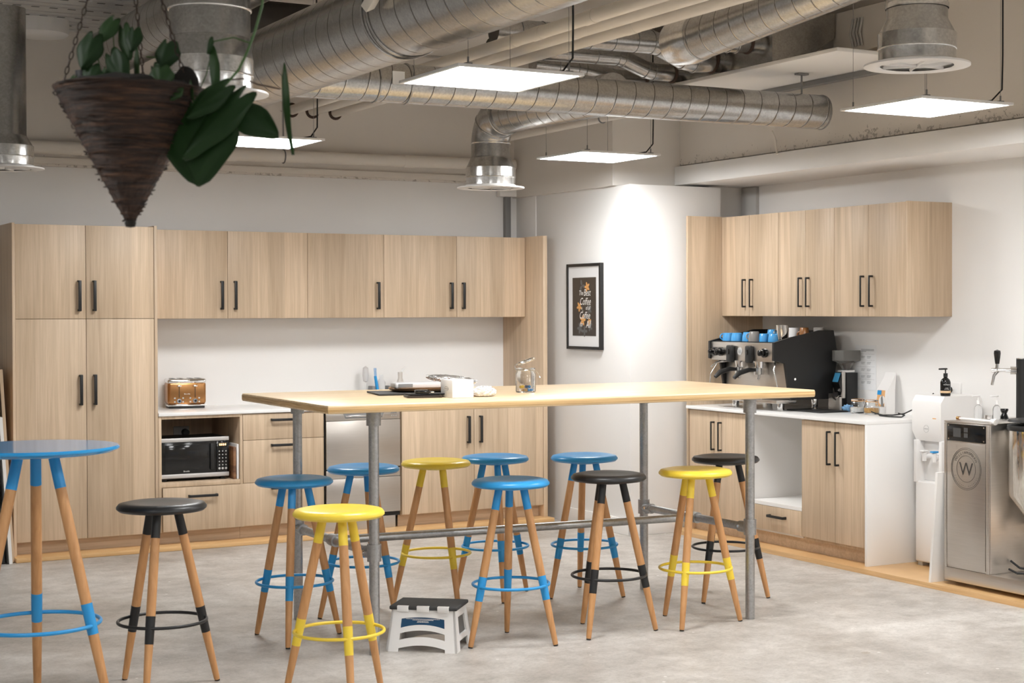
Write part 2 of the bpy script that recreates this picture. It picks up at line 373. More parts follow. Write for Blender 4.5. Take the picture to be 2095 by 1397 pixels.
# concrete beams along both walls, plasterboard bulkhead, corner column
structure('trim_1', MB().box(-3, 6.0, YW-.03, YW+.01, 2.585, ZC+.04), BEAM_A)
structure('trim_2', MB().box(-3, 5.99, YW-.055, YW, 2.60, 2.645, .004), CREAM)
structure('wall_column', MB().box(6.026, 6.805, 9.654, YW, 0, 2.483, .003), WALL)
structure('trim_3', MB().box(5.985, 6.75, 9.82, YW, 2.483, ZC+.05), CEILW)
structure('trim_10', MB().box(6.80, XW, 9.80, 9.95, 0, 2.50), WALL)
structure('trim_4', MB().box(6.51, XW+.01, -2, 9.815, 2.500, 2.634, .003), WALL)
structure('trim_5', MB().box(6.56, XW+.01, -2, 9.819, 2.648, ZC+.05), BEAM_B)
structure('trim_6', MB().box(5.902, 5.948, YW-.045, YW, 2.10, 2.50, .002), GREY)
structure('trim_7', MB().box(5.84, 6.06, YW-.07, YW, 2.49, 2.56, .004), WALL)
structure('trim_8', MB().box(XW-.03, XW, 9.60, 9.78, 2.20, 2.498, .002), LGREY)
structure('trim_9', MB().box(6.02, 6.06, YW-.32, YW, 2.10, 2.49, .002), WALL)
structure('baseboard_left', MB().box(6.010, 6.026, 9.640, 10.60, 0, .115, .004), WHITEM)
structure('baseboard_back', MB().box(6.010, 6.44, 9.638, 9.654, 0, .115, .004), WHITEM)

# plywood platforms under the cabinet runs
pp = tag(MB().box(2.03, 5.94, 10.596, YW, .0005, .03, .003).build('plywood_platform', PLY), 'low plywood platform edge under the long back wall cabinets', 'platform')
pm = MB().prism([(6.359, 9.55), (6.359, 4.2), (XW, 4.2), (XW, 9.62), (6.45, 9.65), (6.40, 9.62)], .0005, .03, 'z')
tag(pm.build('plywood_platform', PLY), 'plywood platform under the coffee counter and brewing machine by the right wall', 'platform')

# ================================================================ CABINETS
T = .018
def abox(mb, ax, u0, u1, d0, d1, z0, z1, b=0):
    """ax A: u=X, depth=Y ; ax B: u=Y, depth=X"""
    return mb.box(u0, u1, d0, d1, z0, z1, b) if ax == 'A' else mb.box(d0, d1, u0, u1, z0, z1, b)
def P(ax, u, dd, z): return (u, dd, z) if ax == 'A' else (dd, u, z)
def handle(ax, root, u, z0, z1, front, horiz=False):
    mb = MB(); t = .011 if ax == 'B' else .021; pr = .034
    if not horiz:
        b = .004
        abox(mb, ax, u-t/2, u+t/2, front-pr, front-pr+.010, z0, z1, b)
        for z in (z0, z1-.012): abox(mb, ax, u-t/2, u+t/2, front-pr+.004, front, z, z+.012, .002)
    else:
        t = .018
        abox(mb, ax, z0, z1, front-pr, front-pr+.010, u-t/2, u+t/2, .004)
        for q in (z0, z1-.012): abox(mb, ax, q, q+.012, front-pr+.004, front, u-t/2, u+t/2, .002)
    return mb.build('handle', HANDLE, root)
def door(ax, root, u0, u1, z0, z1, front, hu, hz0, hz1, horiz=False, name='door', mat=None):
    g = .0015
    o = abox(MB(), ax, u0+g, u1-g, front, front+T, z0+g, z1-g, .001).build(name, mat or OAK, root)
    handle(ax, o, hu, hz0, hz1, front, horiz)
    return o
def carcass(ax, root, u0, u1, z0, z1, front, back, mat=None, name='body'):
    back -= .022
    return abox(MB(), ax, u0, u1, front+T+.001, back, z0, z1, .0008).build(name, mat or OAKD, root)
YA, YU, XB, XU = 10.69, 10.972, 6.457, 6.746
Z0, ZTOP = .030, .893

# tall pantry
t = thing('tall_cabinet', 'tall light oak pantry cabinet with four doors at the left end of the back wall', 'cabinet', (2.5, 11, .03))
carcass('A', t, 2.051, 2.942, .115, 2.156, YA, YW)
for (a, b) in ((2.033, 2.051), (2.943, 2.963)): abox(MB(), 'A', a, b, YA-.003, YW-.022, Z0, 2.163, .001).build('side_panel', OAK, t)
abox(MB(), 'A', 2.051, 2.943, YA+.075, YA+.093, Z0, .115).build('kickboard', OAKH, t)
door('A', t, 2.051, 2.4965, 1.547, 2.156, YA, 2.452, 1.597, 1.797); door('A', t, 2.4965, 2.942, 1.547, 2.156, YA, 2.548, 1.597, 1.797)
door('A', t, 2.051, 2.4965, .115, 1.547, YA, 2.458, .985, 1.184); door('A', t, 2.4965, 2.942, .115, 1.547, YA, 2.549, .985, 1.184)

# wall cupboards, back wall
def upper(ax, u0, u1, z0, z1, front, back, label, doors, sides=(), group=None):
    r = thing('wall_cabinet', label, 'cabinet', P(ax, (u0+u1)/2, (front+back)/2, z0))
    carcass(ax, r, u0+.0005, u1-.0005, z0, z1, front, back)
    for (a, b, hu) in doors: door(ax, r, a, b, z0, z1, front, hu, z0+.062, z0+.262)
    return r
upper('A', 2.965, 4.126, 1.543, 2.154, YU, YW, 'two-door oak wall cupboard next to the tall pantry, above the toaster', [(2.965, 3.537, 3.492), (3.537, 4.126, 3.588)])
upper('A', 4.126, 4.718, 1.543, 2.154, YU, YW, 'single-door oak wall cupboard in the middle of the back wall row', [(4.126, 4.718, 4.668)])
upper('A', 4.718, 5.896, 1.543, 2.154, YU, YW, 'two-door oak wall cupboard at the right end of the back wall row', [(4.718, 5.31, 5.262), (5.31, 5.896, 5.362)])
tag(MB().box(5.898, 5.932, YA-.003, YW, Z0, 2.158, .001).build('end_panel', OAK), 'full height oak end panel closing the back wall kitchen on its right', 'panel')

# base units, back wall
t = thing('niche_cabinet', 'oak base cabinet with open microwave niche above one drawer', 'cabinet', (3.26, 11, .03))
mb = MB()
for (a, b) in ((2.966, 2.986), (3.526, 3.545)): abox(mb, 'A', a, b, YA, YW, .115, ZTOP-.002, .0008)
abox(mb, 'A', 2.986, 3.526, YA, YW, .415, .445, .0008); abox(mb, 'A', 2.986, 3.526, YA, YW, .872, ZTOP-.002, .0008); abox(mb, 'A', 2.986, 3.526, YW-.03, YW, .445, .872)
abox(mb, 'A', 2.986, 3.526, YA+T+.002, YW, .118, .412)
mb.build('body', OAK, t); abox(MB(), 'A', 2.966, 3.545, YA+.075, YA+.093, Z0, .115).build('kickboard', OAKH, t)
door('A', t, 2.988, 3.547, .119, .414, YA-.0185, .352, 3.158, 3.358, True, 'drawer')
t = thing('drawer_cabinet', 'oak base cabinet with three drawers between microwave niche and dishwasher', 'cabinet', (3.84, 11, .03))
carcass('A', t, 3.548, 4.133, .115, ZTOP-.002, YA, YW); abox(MB(), 'A', 3.547, 4.135, YA+.075, YA+.093, Z0, .115).build('kickboard', OAKH, t)
for z0, z1, hz in ((.708, .888, .843), (.415, .708, .668), (.119, .415, .372)): door('A', t, 3.547, 4.135, z0, z1, YA, hz, 3.745, 3.945, True, 'drawer')
t = thing('dishwasher', 'stainless steel double drawer dishwasher built in under the back worktop', 'dishwasher', (4.43, 11, .03))
abox(MB(), 'A', 4.142, 4.722, YA+.025, YW, .12, ZTOP-.003).build('body', BLACK, t)
for z0, z1, zs in ((.476, .887, .815), (.152, .466, .405)):
    o = abox(MB(), 'A', 4.15, 4.716, YA-.006, YA+.02, z0, zs, .003).build('drawer', STEEL, t)
    mb = MB(); abox(mb, 'A', 4.15, 4.716, YA-.002, YA+.02, zs+.002, z1, .003); mb.build('control_panel', STEEL, t)
    hm = MB().prism([(4.27, z1-.002), (4.60, z1-.002), (4.575, zs+.016), (4.295, zs+.016)], YA-.004, YA-.0005, 'y'); hm.build('recess', GREY, o)
    MB().box(4.295, 4.575, YA-.010, YA-.003, zs+.026, zs+.038, .002).build('grip', CHROME, o)
    MB().box(4.645, 4.69, YA-.0035, YA-.001, zs+.042, zs+.058, .0005).build('display', GREY, o)
    q = MB()
    for k in range(3): q.cyl((4.652+.016*k, YA-.004, zs+.026), (4.652+.016*k, YA-.001, zs+.026), .004, n=12)
    q.build('button', LGREY, o)
abox(MB(), 'A', 4.145, 4.70, YA+.05, YA+.06, Z0+.001, .132).build('kick_plate', STEEL, t)
t = thing('base_cabinet', 'two-door oak base cabinet behind the bar table, right of the dishwasher', 'cabinet', (5.3, 11, .03))
carcass('A', t, 4.729, 5.896, .115, ZTOP-.002, YA, YW); abox(MB(), 'A', 4.728, 5.896, YA+.075, YA+.093, Z0, .115).build('kickboard', OAKH, t)
door('A', t, 4.73, 5.312, .119, .888, YA, 5.262, .617, .817); door('A', t, 5.312, 5.896, .119, .888, YA, 5.362, .617, .817)
tag(MB().box(2.965, 5.896, YA-.012, YW, ZTOP, .9155, .002).build('worktop', STONE), 'long white stone worktop along the back wall carrying the toaster', 'worktop')

# right wall run
for i, (a, m_, b, h0, h1, lab) in enumerate([(8.888, 9.224, 9.555, 9.182, 9.268, 'two-door oak wall cupboard in the corner above the espresso machine'), (8.288, 8.591, 8.888, 8.551, 8.631, 'middle two-door oak wall cupboard on the right wall'), (7.602, 7.951, 8.288, 7.909, 7.993, 'two-door oak wall cupboard at the near end of the right wall, end panel showing')]):
    u = upper('B', a, b, 1.549, 2.261, XU, XW, lab, [(a, m_, h0), (m_, b, h1)])
    if i == 2: abox(MB(), 'B', a-.019, a-.0005, XU, XW, 1.549, 2.263, .001).build('side_panel', OAK, u)
tag(MB().box(XB-.006, XW, 9.557, 9.577, Z0, 2.264, .001).build('end_panel', OAK), 'full height oak end panel in the corner beside the espresso machine', 'panel')
t = thing('base_cabinet', 'two-door oak base cabinet below the espresso machine, in the corner', 'cabinet', (6.8, 9.2, .03))
carcass('B', t, 8.85, 9.555, .115, ZTOP-.002, XB, XW); abox(MB(), 'B', 8.85, 9.555, XB+.065, XB+.083, Z0, .115).build('kickboard', OAKH, t)
door('B', t, 8.85, 9.197, .132, .888, XB, 9.155, .617, .819); door('B', t, 9.197, 9.545, .132, .888, XB, 9.24, .617, .819)
t = thing('niche_cabinet', 'white-lined open niche above a small oak drawer in the coffee counter', 'cabinet', (6.8, 8.55, .03))
mb = MB(); abox(mb, 'B', 8.832, 8.849, XB, XW-.022, .115, ZTOP-.002); abox(mb, 'B', 8.262, 8.832, XB, XW-.022, .295, .318); abox(mb, 'B', 8.262, 8.832, XW-.05, XW-.022, .318, ZTOP-.002)
abox(mb, 'B', 8.2625, 8.27, XB+.01, XW-.022, .318, ZTOP-.002); abox(mb, 'B', 8.27, 8.832, XB+T+.002, XW-.022, .118, .293)
mb.build('body', WHITEM, t); abox(MB(), 'B', 8.262, 8.849, XB+.065, XB+.083, Z0, .115).build('kickboard', OAKH, t)
door('B', t, 8.262, 8.849, .132, .294, XB-.0005, .232, 8.42, 8.60, True, 'drawer')
t = thing('base_cabinet', 'two-door oak base cabinet in the coffee counter beside the white end panel', 'cabinet', (6.8, 7.94, .03))
carcass('B', t, 7.615, 8.2615, .115, ZTOP-.002, XB, XW); abox(MB(), 'B', 7.615, 8.2615, XB+.065, XB+.083, Z0, .115).build('kickboard', OAKH, t)
door('B', t, 7.615, 7.925, .132, .888, XB, 7.89, .617, .832); door('B', t, 7.925, 8.2615, .132, .888, XB, 7.972, .617, .832)
t = thing('worktop', 'white stone coffee counter with waterfall end on the right wall', 'worktop', (6.8, 8.5, .9))
MB().box(XB-.025, XW, 7.590, 9.556, ZTOP, .9155, .002).build('top', STONE, t)
MB().box(XB-.025, XW, 7.590, 7.612, Z0, ZTOP-.0005, .001).build('waterfall_end', STONE, t)

# ================================================================ THINGS ON THE BACK WORKTOP
def rot_thing(name, label, cat, loc, rz, group=None):
    o = thing(name, label, cat, loc, group); o.rotation_euler = (0, 0, rz); return o
ZW = .9158
t = rot_thing('toaster', 'four-slice copper coloured toaster with chrome trim on the back worktop', 'toaster', (3.298, 11.2, ZW), math.radians(-7))
def L(mb, name, mat, par, **k): return mb.build(name, mat, par, local=True, **k)
w2, dp = .135, .13
L(MB().box(-w2, w2, -dp/2*1.3, dp/2*1.3, .014, .028, .006), 'base', CHROME, t)
L(MB().box(-w2+.012, w2-.012, -dp/2*1.2, dp/2*1.2, 0, .014, .003), 'foot', BLACK, t)
L(MB().box(-w2+.002, w2-.002, -dp/2*1.28, dp/2*1.28, .026, .186, .022, 5), 'shell', COPPER, t)
mb = MB().box(-w2+.001, w2-.001, -dp/2*1.3, dp/2*1.3, .172, .206, .016, 4)
o = L(mb, 'top_plate', CHROME, t)
q = MB()
for x in (-.09, -.035, .035, .09): q.box(x-.014, x+.014, -dp/2, dp/2, .2055, .2072)
L(q, 'slot', BLACK, o)
yf = -dp/2*1.28
for x in (-.055, .055):
    L(MB().box(x-.002, x+.002, yf-.0015, yf+.001, .075, .16), 'lever_slot', BLACK, t)
    L(MB().box(x-.014, x+.014, yf-.022, yf-.001, .152, .162, .004), 'lever', CHROME, t)
    L(MB().cyl((x, yf-.004, .052), (x, yf, .052), .0155).cyl((x, yf-.016, .052), (x, yf-.004, .052), .011), 'knob', CHROME, t)
    L(MB().cyl((x, yf-.0175, .052), (x, yf-.0158, .052), .008), 'knob_cap', BLACK, t)
q = MB()
for x in (-.085, -.028, .022, .083):
    for z in (.046, .072): q.cyl((x, yf-.003, z), (x, yf, z), .006, n=14)
L(q, 'button', LGREY, t)
q = MB(); text_into(q, 'Breville', .014, (0, yf-.001, .096), (1, 0, 0), (0, 0, 1)); L(q, 'lettering', LIGHTINK, t)

t = rot_thing('microwave', 'black microwave with steel trim inside the oak niche', 'microwave', (3.232, 10.93, .4455), 0)
X0, X1, yf = -.236, .236, -.18
L(MB().box(X0, X1, yf+.02, .16, .012, .29, .004), 'case', BLACK, t)
q = MB().box(X0+.02, X0+.05, yf+.03, yf+.06, 0, .013).box(X1-.05, X1-.02, yf+.03, yf+.06, 0, .013).box(X0+.02, X0+.05, .08, .11, 0, .013).box(X1-.05, X1-.02, .08, .11, 0, .013); L(q, 'foot', RUBBER, t)
o = L(MB().box(X0, .145, yf, yf+.02, .05, .265, .003), 'door', GLOSSBLK, t)
L(MB().box(X0+.03, .095, yf-.001, yf+.001, .075, .245, .003), 'window', DARKWIN, o)
L(MB().box(.104, .128, yf-.012, yf+.001, .07, .25, .004), 'grip', BLACK, o)
q = MB(); text_into(q, 'Breville', .014, (-.06, yf-.0012, .062), (1, 0, 0), (0, 0, 1)); L(q, 'lettering', LIGHTINK, o)
L(MB().box(X0, X1, yf-.001, yf+.02, .2655, .292, .003), 'top_trim', plain('satin_silver', (.62, .61, .6), .35, .6), t)
L(MB().box(X0, X1, yf-.001, yf+.02, .022, .0495, .003), 'bottom_trim', bpy.data.materials['satin_silver'], t)
o = L(MB().box(.147, X1, yf, yf+.02, .05, .265, .003), 'control_panel', GLOSSBLK, t)
q = MB()
for i in range(3):
    for j in range(6): q.cyl((.168+.023*i, yf-.001, .075+.0235*j), (.168+.023*i, yf+.002, .075+.0235*j), .0042 if j else .008, n=10)
L(q, 'keypad', LGREY, o)
L(MB().box(.158, .225, yf-.002, yf+.001, .222, .252, .001), 'display', BLACK, o)
q = MB()
for i in range(4): q.box(.168+.013*i, .175+.013*i, yf-.0027, yf-.0019, .231, .244)
L(q, 'digits', LED, o)

o = thing('power_outlet', 'grey power outlet with black plug above the microwave', 'outlet', (3.30, 11.31, .745))
MB().box(3.245, 3.358, 11.309, 11.317, .713, .778, .002).build('plate', LGREY, o)
MB().cyl((3.327, 11.265, .735), (3.327, 11.31, .735), .022, .026).build('plug', BLACK, o)
o = tag(MB().box(3.507, 3.521, 10.70, 10.98, .446, .685, .003).build('cutting_board', WHITE), 'white cutting board standing on edge right of the microwave', 'board')
mb = MB().box(3.484, 3.503, 10.705, 10.95, .446, .665, .002)
tag(mb.build('cutting_board', wood('old_board', (.10, .04, .02), (.34, .17, .08), (8, 8, 30))), 'brown wooden cutting board standing between microwave and white board', 'board')

# dish brush caddy and bottles on the worktop behind the bar table
t = thing('sink_caddy', 'small grey caddy on the back worktop, holding brushes', 'caddy', (4.75, 11.2, ZW))
MB().prism([(4.69, 11.15), (4.87, 11.15), (4.87, 11.25), (4.69, 11.25)], ZW, ZW+.012, 'z').build('tray', GREY, t)
for x in (4.70, 4.835): MB().box(x, x+.028, 11.16, 11.24, ZW+.012, ZW+.115, .004).build('holder', GREY, t)
t = thing('dish_brush', 'blue dish brush leaning in the worktop caddy', 'brush', (4.745, 11.2, ZW))
MB().tube([(4.768, 11.19, ZW+.02), (4.752, 11.19, ZW+.10), (4.738, 11.19, ZW+.19)], [.010, .013, .011]).build('grip', BLUE, t)
q = MB()
for k in range(3): q.cyl((4.734+.006*k, 11.19, ZW+.18), (4.728+.008*k, 11.19, ZW+.25), .0022, n=8)
q.build('bristle', BLUE, t)
t = thing('bottle_brush', 'white bottle brush standing left of the blue brush', 'brush', (4.69, 11.27, ZW))
q = MB().cyl((4.69, 11.262, ZW), (4.69, 11.262, ZW+.15), .004)
q.build('stick', WHITE, t)
MB().lathe([(0, .14), (.018, .15), (.024, .19), (.020, .25), (0, .265)], 20, Matrix.Translation((4.69, 11.262, ZW))).build('bristles', plain('pale_bristles', (.66, .65, .65), .9, bump=1, bscale=500), t)
t = thing('squeeze_bottle', 'clear squeeze bottle in the middle of the worktop caddy', 'bottle', (4.79, 11.2, ZW))
MB().lathe([(0, 0), (.028, 0), (.030, .02), (.030, .13), (.014, .16), (.014, .185), (0, .187)], 24, Matrix.Translation((4.79, 11.2, ZW+.0125))).build('body', PLASTIC, t)
t = thing('carafe', 'pale conical bottle with thin spout on the back worktop', 'bottle', (4.955, 11.2, ZW))
MB().lathe([(0, 0), (.052, 0), (.054, .03), (.030, .13), (.016, .17), (.018, .215), (0, .216)], 28, Matrix.Translation((4.945, 11.2, ZW))).build('body', plain('frosted', (.75, .71, .66), .4, trans=.3), t)
MB().tube([(4.95, 11.2, ZW+.205), (4.965, 11.2, ZW+.23), (4.985, 11.2, ZW+.255)], [.010, .007, .004]).build('spout', PLASTIC, t)

# ================================================================ ESPRESSO CORNER
ZW2 = .9158
t = thing('espresso_machine', 'two-group espresso machine of black and stainless steel on the coffee counter', 'coffee machine', (6.78, 8.97, ZW2))
def side_profile(o=0):
    return [(6.486, 1.256), (6.488, 1.376), (6.632, 1.410), (6.807, 1.441), (6.871, 1.455), (6.991, 1.455), (7.026, 1.286), (6.975, .99), (6.64, .99), (6.609, 1.061), (6.579, 1.236)]
for y0, lab in ((8.595, None), (9.335, None)):
    MB().prism(side_profile(), y0, y0+.020, 'y').build('side_panel', BLACK, t)
MB().prism([(6.515, 1.25), (6.512, 1.378), (6.96, 1.378), (6.98, 1.286), (6.96, .995), (6.80, .995), (6.78, 1.24)], 8.617, 9.333, 'y').build('body', GLOSSBLK, t)
MB().box(6.965, 6.985, 8.617, 9.333, 1.36, 1.452).build('rear_panel', BLACK, t)
o = MB().box(6.497, 6.514, 8.617, 9.333, 1.245, 1.372, .004).build('front_panel', STEEL, t)
MB().cyl((6.494, 8.99, 1.312), (6.4975, 8.99, 1.312), .026).build('badge', LGREY, o)
q = MB(); 
for k in range(6): q.box(6.4925, 6.4945, 8.975, 9.005, 1.300+.004*k, 1.3015+.004*k)
q.build('badge_mark', INK, o)
for y in (9.08, 8.86):
    o = MB().box(6.462, 6.498, y-.033, y+.033, 1.235, 1.352, .012, 3).build('group_cover', BLACK, t)
    MB().box(6.457, 6.463, y-.012, y+.012, 1.29, 1.325, .002).build('switch', GLOSSBLK, o)
    MB().cyl((6.57, y, 1.20), (6.57, y, 1.245), .038, .045).build('group_head', CHROME, t)
    ff = MB().cyl((6.56, y, 1.155), (6.56, y, 1.20), .034, .036).tube([(6.56, y, 1.16), (6.56, y, 1.135), (6.553, y, 1.12)], [.012, .010, .008]).build('portafilter', CHROME, t)
    MB().tube([(6.53, y, 1.185), (6.48, y+.004, 1.188), (6.40, y+.008, 1.168), (6.36, y+.01, 1.135)], [.011, .016, .018, .013], 14).build('handle', BLACK, ff)
for y in (9.275, 9.20, 8.70):
    MB().cyl((6.495, y, 1.305), (6.477, y, 1.305), .030).lathe([(0, 0), (.018, 0), (.022, .01), (.020, .035), (.012, .042), (0, .043)], 20, Matrix.Translation((6.477, y, 1.305)) @ Matrix.Rotation(-PI/2, 4, 'Y')).build('steam_knob', GLOSSBLK, t)
MB().tube([(6.56, 9.20, 1.24), (6.46, 9.22, 1.232), (6.42, 9.225, 1.20)], .006).build('steam_wand', CHROME, t)
MB().tube([(6.53, 9.28, 1.25), (6.47, 9.30, 1.15), (6.46, 9.305, 1.05)], .0035).build('steam_wand', CHROME, t)
MB().tube([(6.55, 8.66, 1.25), (6.52, 8.64, 1.19), (6.56, 8.645, 1.05)], .0055).build('steam_wand', CHROME, t)
MB().box(6.62, 6.79, 8.62, 9.33, 1.045, 1.243, .006).build('splash_panel', STEEL, t)
MB().box(6.52, 6.69, 8.61, 9.34, .968, .992, .005).build('drip_tray', STEEL, t)
for x in (6.64, 6.93):
    for y in (8.72, 9.24): MB().cyl((x, y, ZW2), (x, y, .99), .024, .026).build('foot', CHROME, t)
MB().cyl((6.66, 8.594, 1.13), (6.66, 8.59, 1.13), .008).build('screw', CHROME, t)
# cups on top
def cup(name, label, mat, x, y, z, r, h, up=False, hnd=None, group=None, cat='cup'):
    t = thing(name, label, cat, (x, y, z), group)
    if up: pr = [(0, 0), (r*.86, 0), (r*.97, h*.4), (r, h), (r-.003, h), (r*.90, h*.4), (r*.78, .005), (0, .005)]
    else: pr = [(r, 0), (r*.97, h*.5), (r*.80, h*.96), (r*.72, h), (0, h)]
    MB().lathe(pr, 28, Matrix.Translation((x, y, z))).build('body', mat, t)
    if hnd is not None:
        a = Vector((math.cos(hnd), math.sin(hnd), 0)); c = Vector((x, y, z+h*.5))
        MB().tube(arc(c+a*(r*.86), a, (0, 0, 1), r*.5, -PI/2, PI/2, 8), .0045, 8).build('handle', mat, t)
    return t
zt2 = 1.3785
cup('cup', 'blue cup upside down at the far left on the espresso machine', LBLUE, 6.585, 9.25, zt2, .043, .055, hnd=PI*.9)
cup('cup', 'second blue cup from the left on the espresso machine', LBLUE, 6.585, 9.145, zt2, .043, .056)
cup('cup', 'blue upturned cup just left of the grey cup', LBLUE, 6.60, 9.03, zt2, .046, .062, hnd=-PI*.6)
cup('cup', 'dark grey upturned cup at the front edge of the espresso machine', CUPGREY, 6.555, 8.905, zt2, .040, .068, hnd=PI*.7)
cup('cup', 'blue cup right of the grey cup, lower of the two together', LBLUE, 6.60, 8.855, zt2, .036, .054)
cup('cup', 'blue cup standing behind the other blue cups on the espresso machine', LBLUE, 6.72, 8.925, zt2, .036, .080)
cup('cup', 'blue upturned cup right next to the steel milk jug', LBLUE, 6.61, 8.762, zt2, .037, .054)
o = cup('milk_jug', 'polished steel milk jug among the cups on the espresso machine', MIRROR, 6.65, 8.715, zt2, .043, .112, True, hnd=PI*.75, cat='jug')
cup('cup', 'white cup behind the steel milk jug', WHITE, 6.85, 8.845, zt2, .040, .092, True)
cup('cup', 'glossy brown cup at the right end of the espresso machine top', CUPBROWN, 6.85, 8.735, zt2, .036, .094, hnd=PI*.7)
cup('cup', 'white saucer-like cup at the rear right of the espresso machine', WHITE, 6.92, 8.67, zt2, .034, .094, True)

t = thing('coffee_grinder', 'black coffee grinder with smoked square hopper right of the espresso machine', 'grinder', (6.98, 8.44, ZW2))
q = MB().box(6.935, 7.09, 8.455, 8.555, ZW2, ZW2+.012, .003).box(6.99, 7.085, 8.455, 8.55, ZW2+.012, 1.17, .004)
q.build('body', BLACK, t)
MB().prism([(6.93, 1.10), (6.96, 1.175), (6.99, 1.175), (6.99, 1.06), (6.955, 1.04)], 8.465, 8.54, 'y').build('head', GLOSSBLK, t)
MB().prism([(6.929, 1.108), (6.953, 1.167), (6.951, 1.169), (6.926, 1.11)], 8.475, 8.53, 'y').build('display', plain('grinder_display', (.05, .25, .45), .1), t)
MB().box(6.955, 6.985, 8.462, 8.475, 1.0, 1.18, .002).build('trim', STEEL, t)
MB().box(6.985, 7.07, 8.47, 8.545, 1.171, 1.185, .002).build('collar', WHITE, t)
MB().loft([[(7.01, 8.49, 1.186), (7.04, 8.49, 1.186), (7.04, 8.52, 1.186), (7.01, 8.52, 1.186)], [(6.985, 8.47, 1.235), (7.07, 8.47, 1.235), (7.07, 8.54, 1.235), (6.985, 8.54, 1.235)], [(6.95, 8.44, 1.250), (7.095, 8.44, 1.250), (7.095, 8.56, 1.250), (6.95, 8.56, 1.250)], [(6.95, 8.44, 1.32), (7.095, 8.44, 1.32), (7.095, 8.56, 1.32), (6.95, 8.56, 1.32)]]).build('hopper', OIL, t)
MB().lathe([(0, 0), (.010, 0), (.028, .045), (0, .05)], 24, Matrix.Translation((7.03, 8.508, 1.19))).build('beans', BEANS, t)
MB().tube([(6.985, 8.49, 1.02), (6.95, 8.49, 1.015), (6.925, 8.49, 1.0)], .006).build('fork', CHROME, t)
MB().prism([(8.44, ZW2), (8.556, ZW2), (8.556, 1.03), (8.535, 1.03), (8.515, 1.0), (8.48, .985), (8.46, 1.005), (8.44, 1.01)], 6.915, 6.934, 'x').build('knock_plate', STEEL, t)
t = thing('tamper_mat', 'black rubber tamping mat lying on the coffee counter', 'mat', (6.8, 8.6, ZW2))
MB().box(6.67, 6.91, 8.34, 8.70, ZW2, ZW2+.009, .004, M=None).build('mat', RUBBER, t)
t = thing('tamper', 'small steel coffee tamper standing on the black mat', 'tamper', (6.79, 8.58, ZW2+.009))
MB().lathe([(0, 0), (.026, 0), (.026, .005), (.010, .012), (.011, .03), (.017, .066), (.015, .07), (0, .071)], 24, Matrix.Translation((6.82, 8.585, ZW2+.0095))).build('body', CHROME, t)
# scrunched blue cloth
q = MB(); tb = bmesh.new(); bmesh.ops.create_icosphere(tb, subdivisions=4, radius=1)
for v in tb.verts:
    n = v.co.normalized(); k = 1+.16*math.sin(9*n.x+3*n.z)*math.cos(8*n.y)+.10*math.sin(17*n.y+11*n.x+5*n.z)
    v.co = Vector((6.93, 8.37, ZW2+.0))+Vector((n.x*.030*k, n.y*.044*k, max(0, (n.z*.6+.58)*.036*k)))
q.merge(tb); o = q.build('cloth', plain('blue_cloth', (.22, .42, .66), .8, bump=1, bscale=120)); tag(o, 'scrunched light blue cloth on the counter beside the jars', 'cloth')
# storage jars
def storage_jar(x, y, label, fill):
    t = thing('storage_jar', label, 'jar', (x, y, ZW2))
    MB().lathe([(0, 0), (.044, 0), (.052, .010), (.054, .032), (.045, .058), (.040, .066), (.042, .078), (.040, .078), (.037, .066), (.042, .056), (.051, .031), (.049, .010), (0, .004)], 36, Matrix.Translation((x, y, ZW2))).build('jar', GLASS, t)
    MB().lathe([(0, .005), (.047, .010), (.049, .031), (.046, .038), (0, .040)], 32, Matrix.Translation((x, y, ZW2))).build('contents', fill, t)
    MB().cyl((x, y, ZW2+.079), (x, y, ZW2+.083), .043).build('seal', ORANGE, t)
    MB().lathe([(.044, 0), (.045, .008), (.030, .011), (0, .012)], 32, Matrix.Translation((x, y, ZW2+.0835))).build('lid', GLASS, t)
    MB().tube([(x+.045*math.cos(a), y+.045*math.sin(a), ZW2+.072) for a in [2*PI*i/24 for i in range(24)]], .0014, 6, closed=True).build('wire', CHROME, t)
storage_jar(6.90, 8.235, 'clip-top glass jar half full of white sugar', plain('sugar', (.86, .86, .85), .9))
storage_jar(6.905, 8.105, 'clip-top glass jar filled with golden brown powder', GOLD)
t = thing('coffee_bag', 'white coffee bag with colourful label leaning on the wall', 'bag', (7.05, 8.12, ZW2))
MB().loft([[(7.00, 8.075, ZW2), (7.065, 8.06, ZW2), (7.075, 8.19, ZW2), (7.01, 8.205, ZW2)], [(7.02, 8.08, ZW2+.15), (7.075, 8.07, ZW2+.15), (7.085, 8.19, ZW2+.15), (7.03, 8.20, ZW2+.15)], [(7.07, 8.08, ZW2+.225), (7.09, 8.08, ZW2+.225), (7.095, 8.185, ZW2+.225), (7.075, 8.185, ZW2+.225)], [(7.088, 8.08, ZW2+.265), (7.092, 8.08, ZW2+.265), (7.097, 8.185, ZW2+.265), (7.093, 8.185, ZW2+.265)]]).build('bag', WHITE, t)
def lean(dy, dz): # point on the bag's front face
    return (7.0045+.135*dz-.0012+.0*dy, 8.095+dy, ZW2+dz)
q = MB(); q.loft([[lean(.005, .045), lean(.085, .045), lean(.085, .15), lean(.005, .15)], [(a-.0015, b, c) for a, b, c in (lean(.005, .045), lean(.085, .045), lean(.085, .15), lean(.005, .15))]]); o = q.build('label_patch', plain('label_multi', (.75, .42, .18), .6), t)
def blot(pts, mat, nm, off=.003):
    q = MB(); q.loft([[(lean(a, b)[0]-off, lean(a, b)[1], lean(a, b)[2]) for a, b in pts], [(lean(a, b)[0]-off-.0008, lean(a, b)[1], lean(a, b)[2]) for a, b in pts]]); q.build(nm, mat, t)
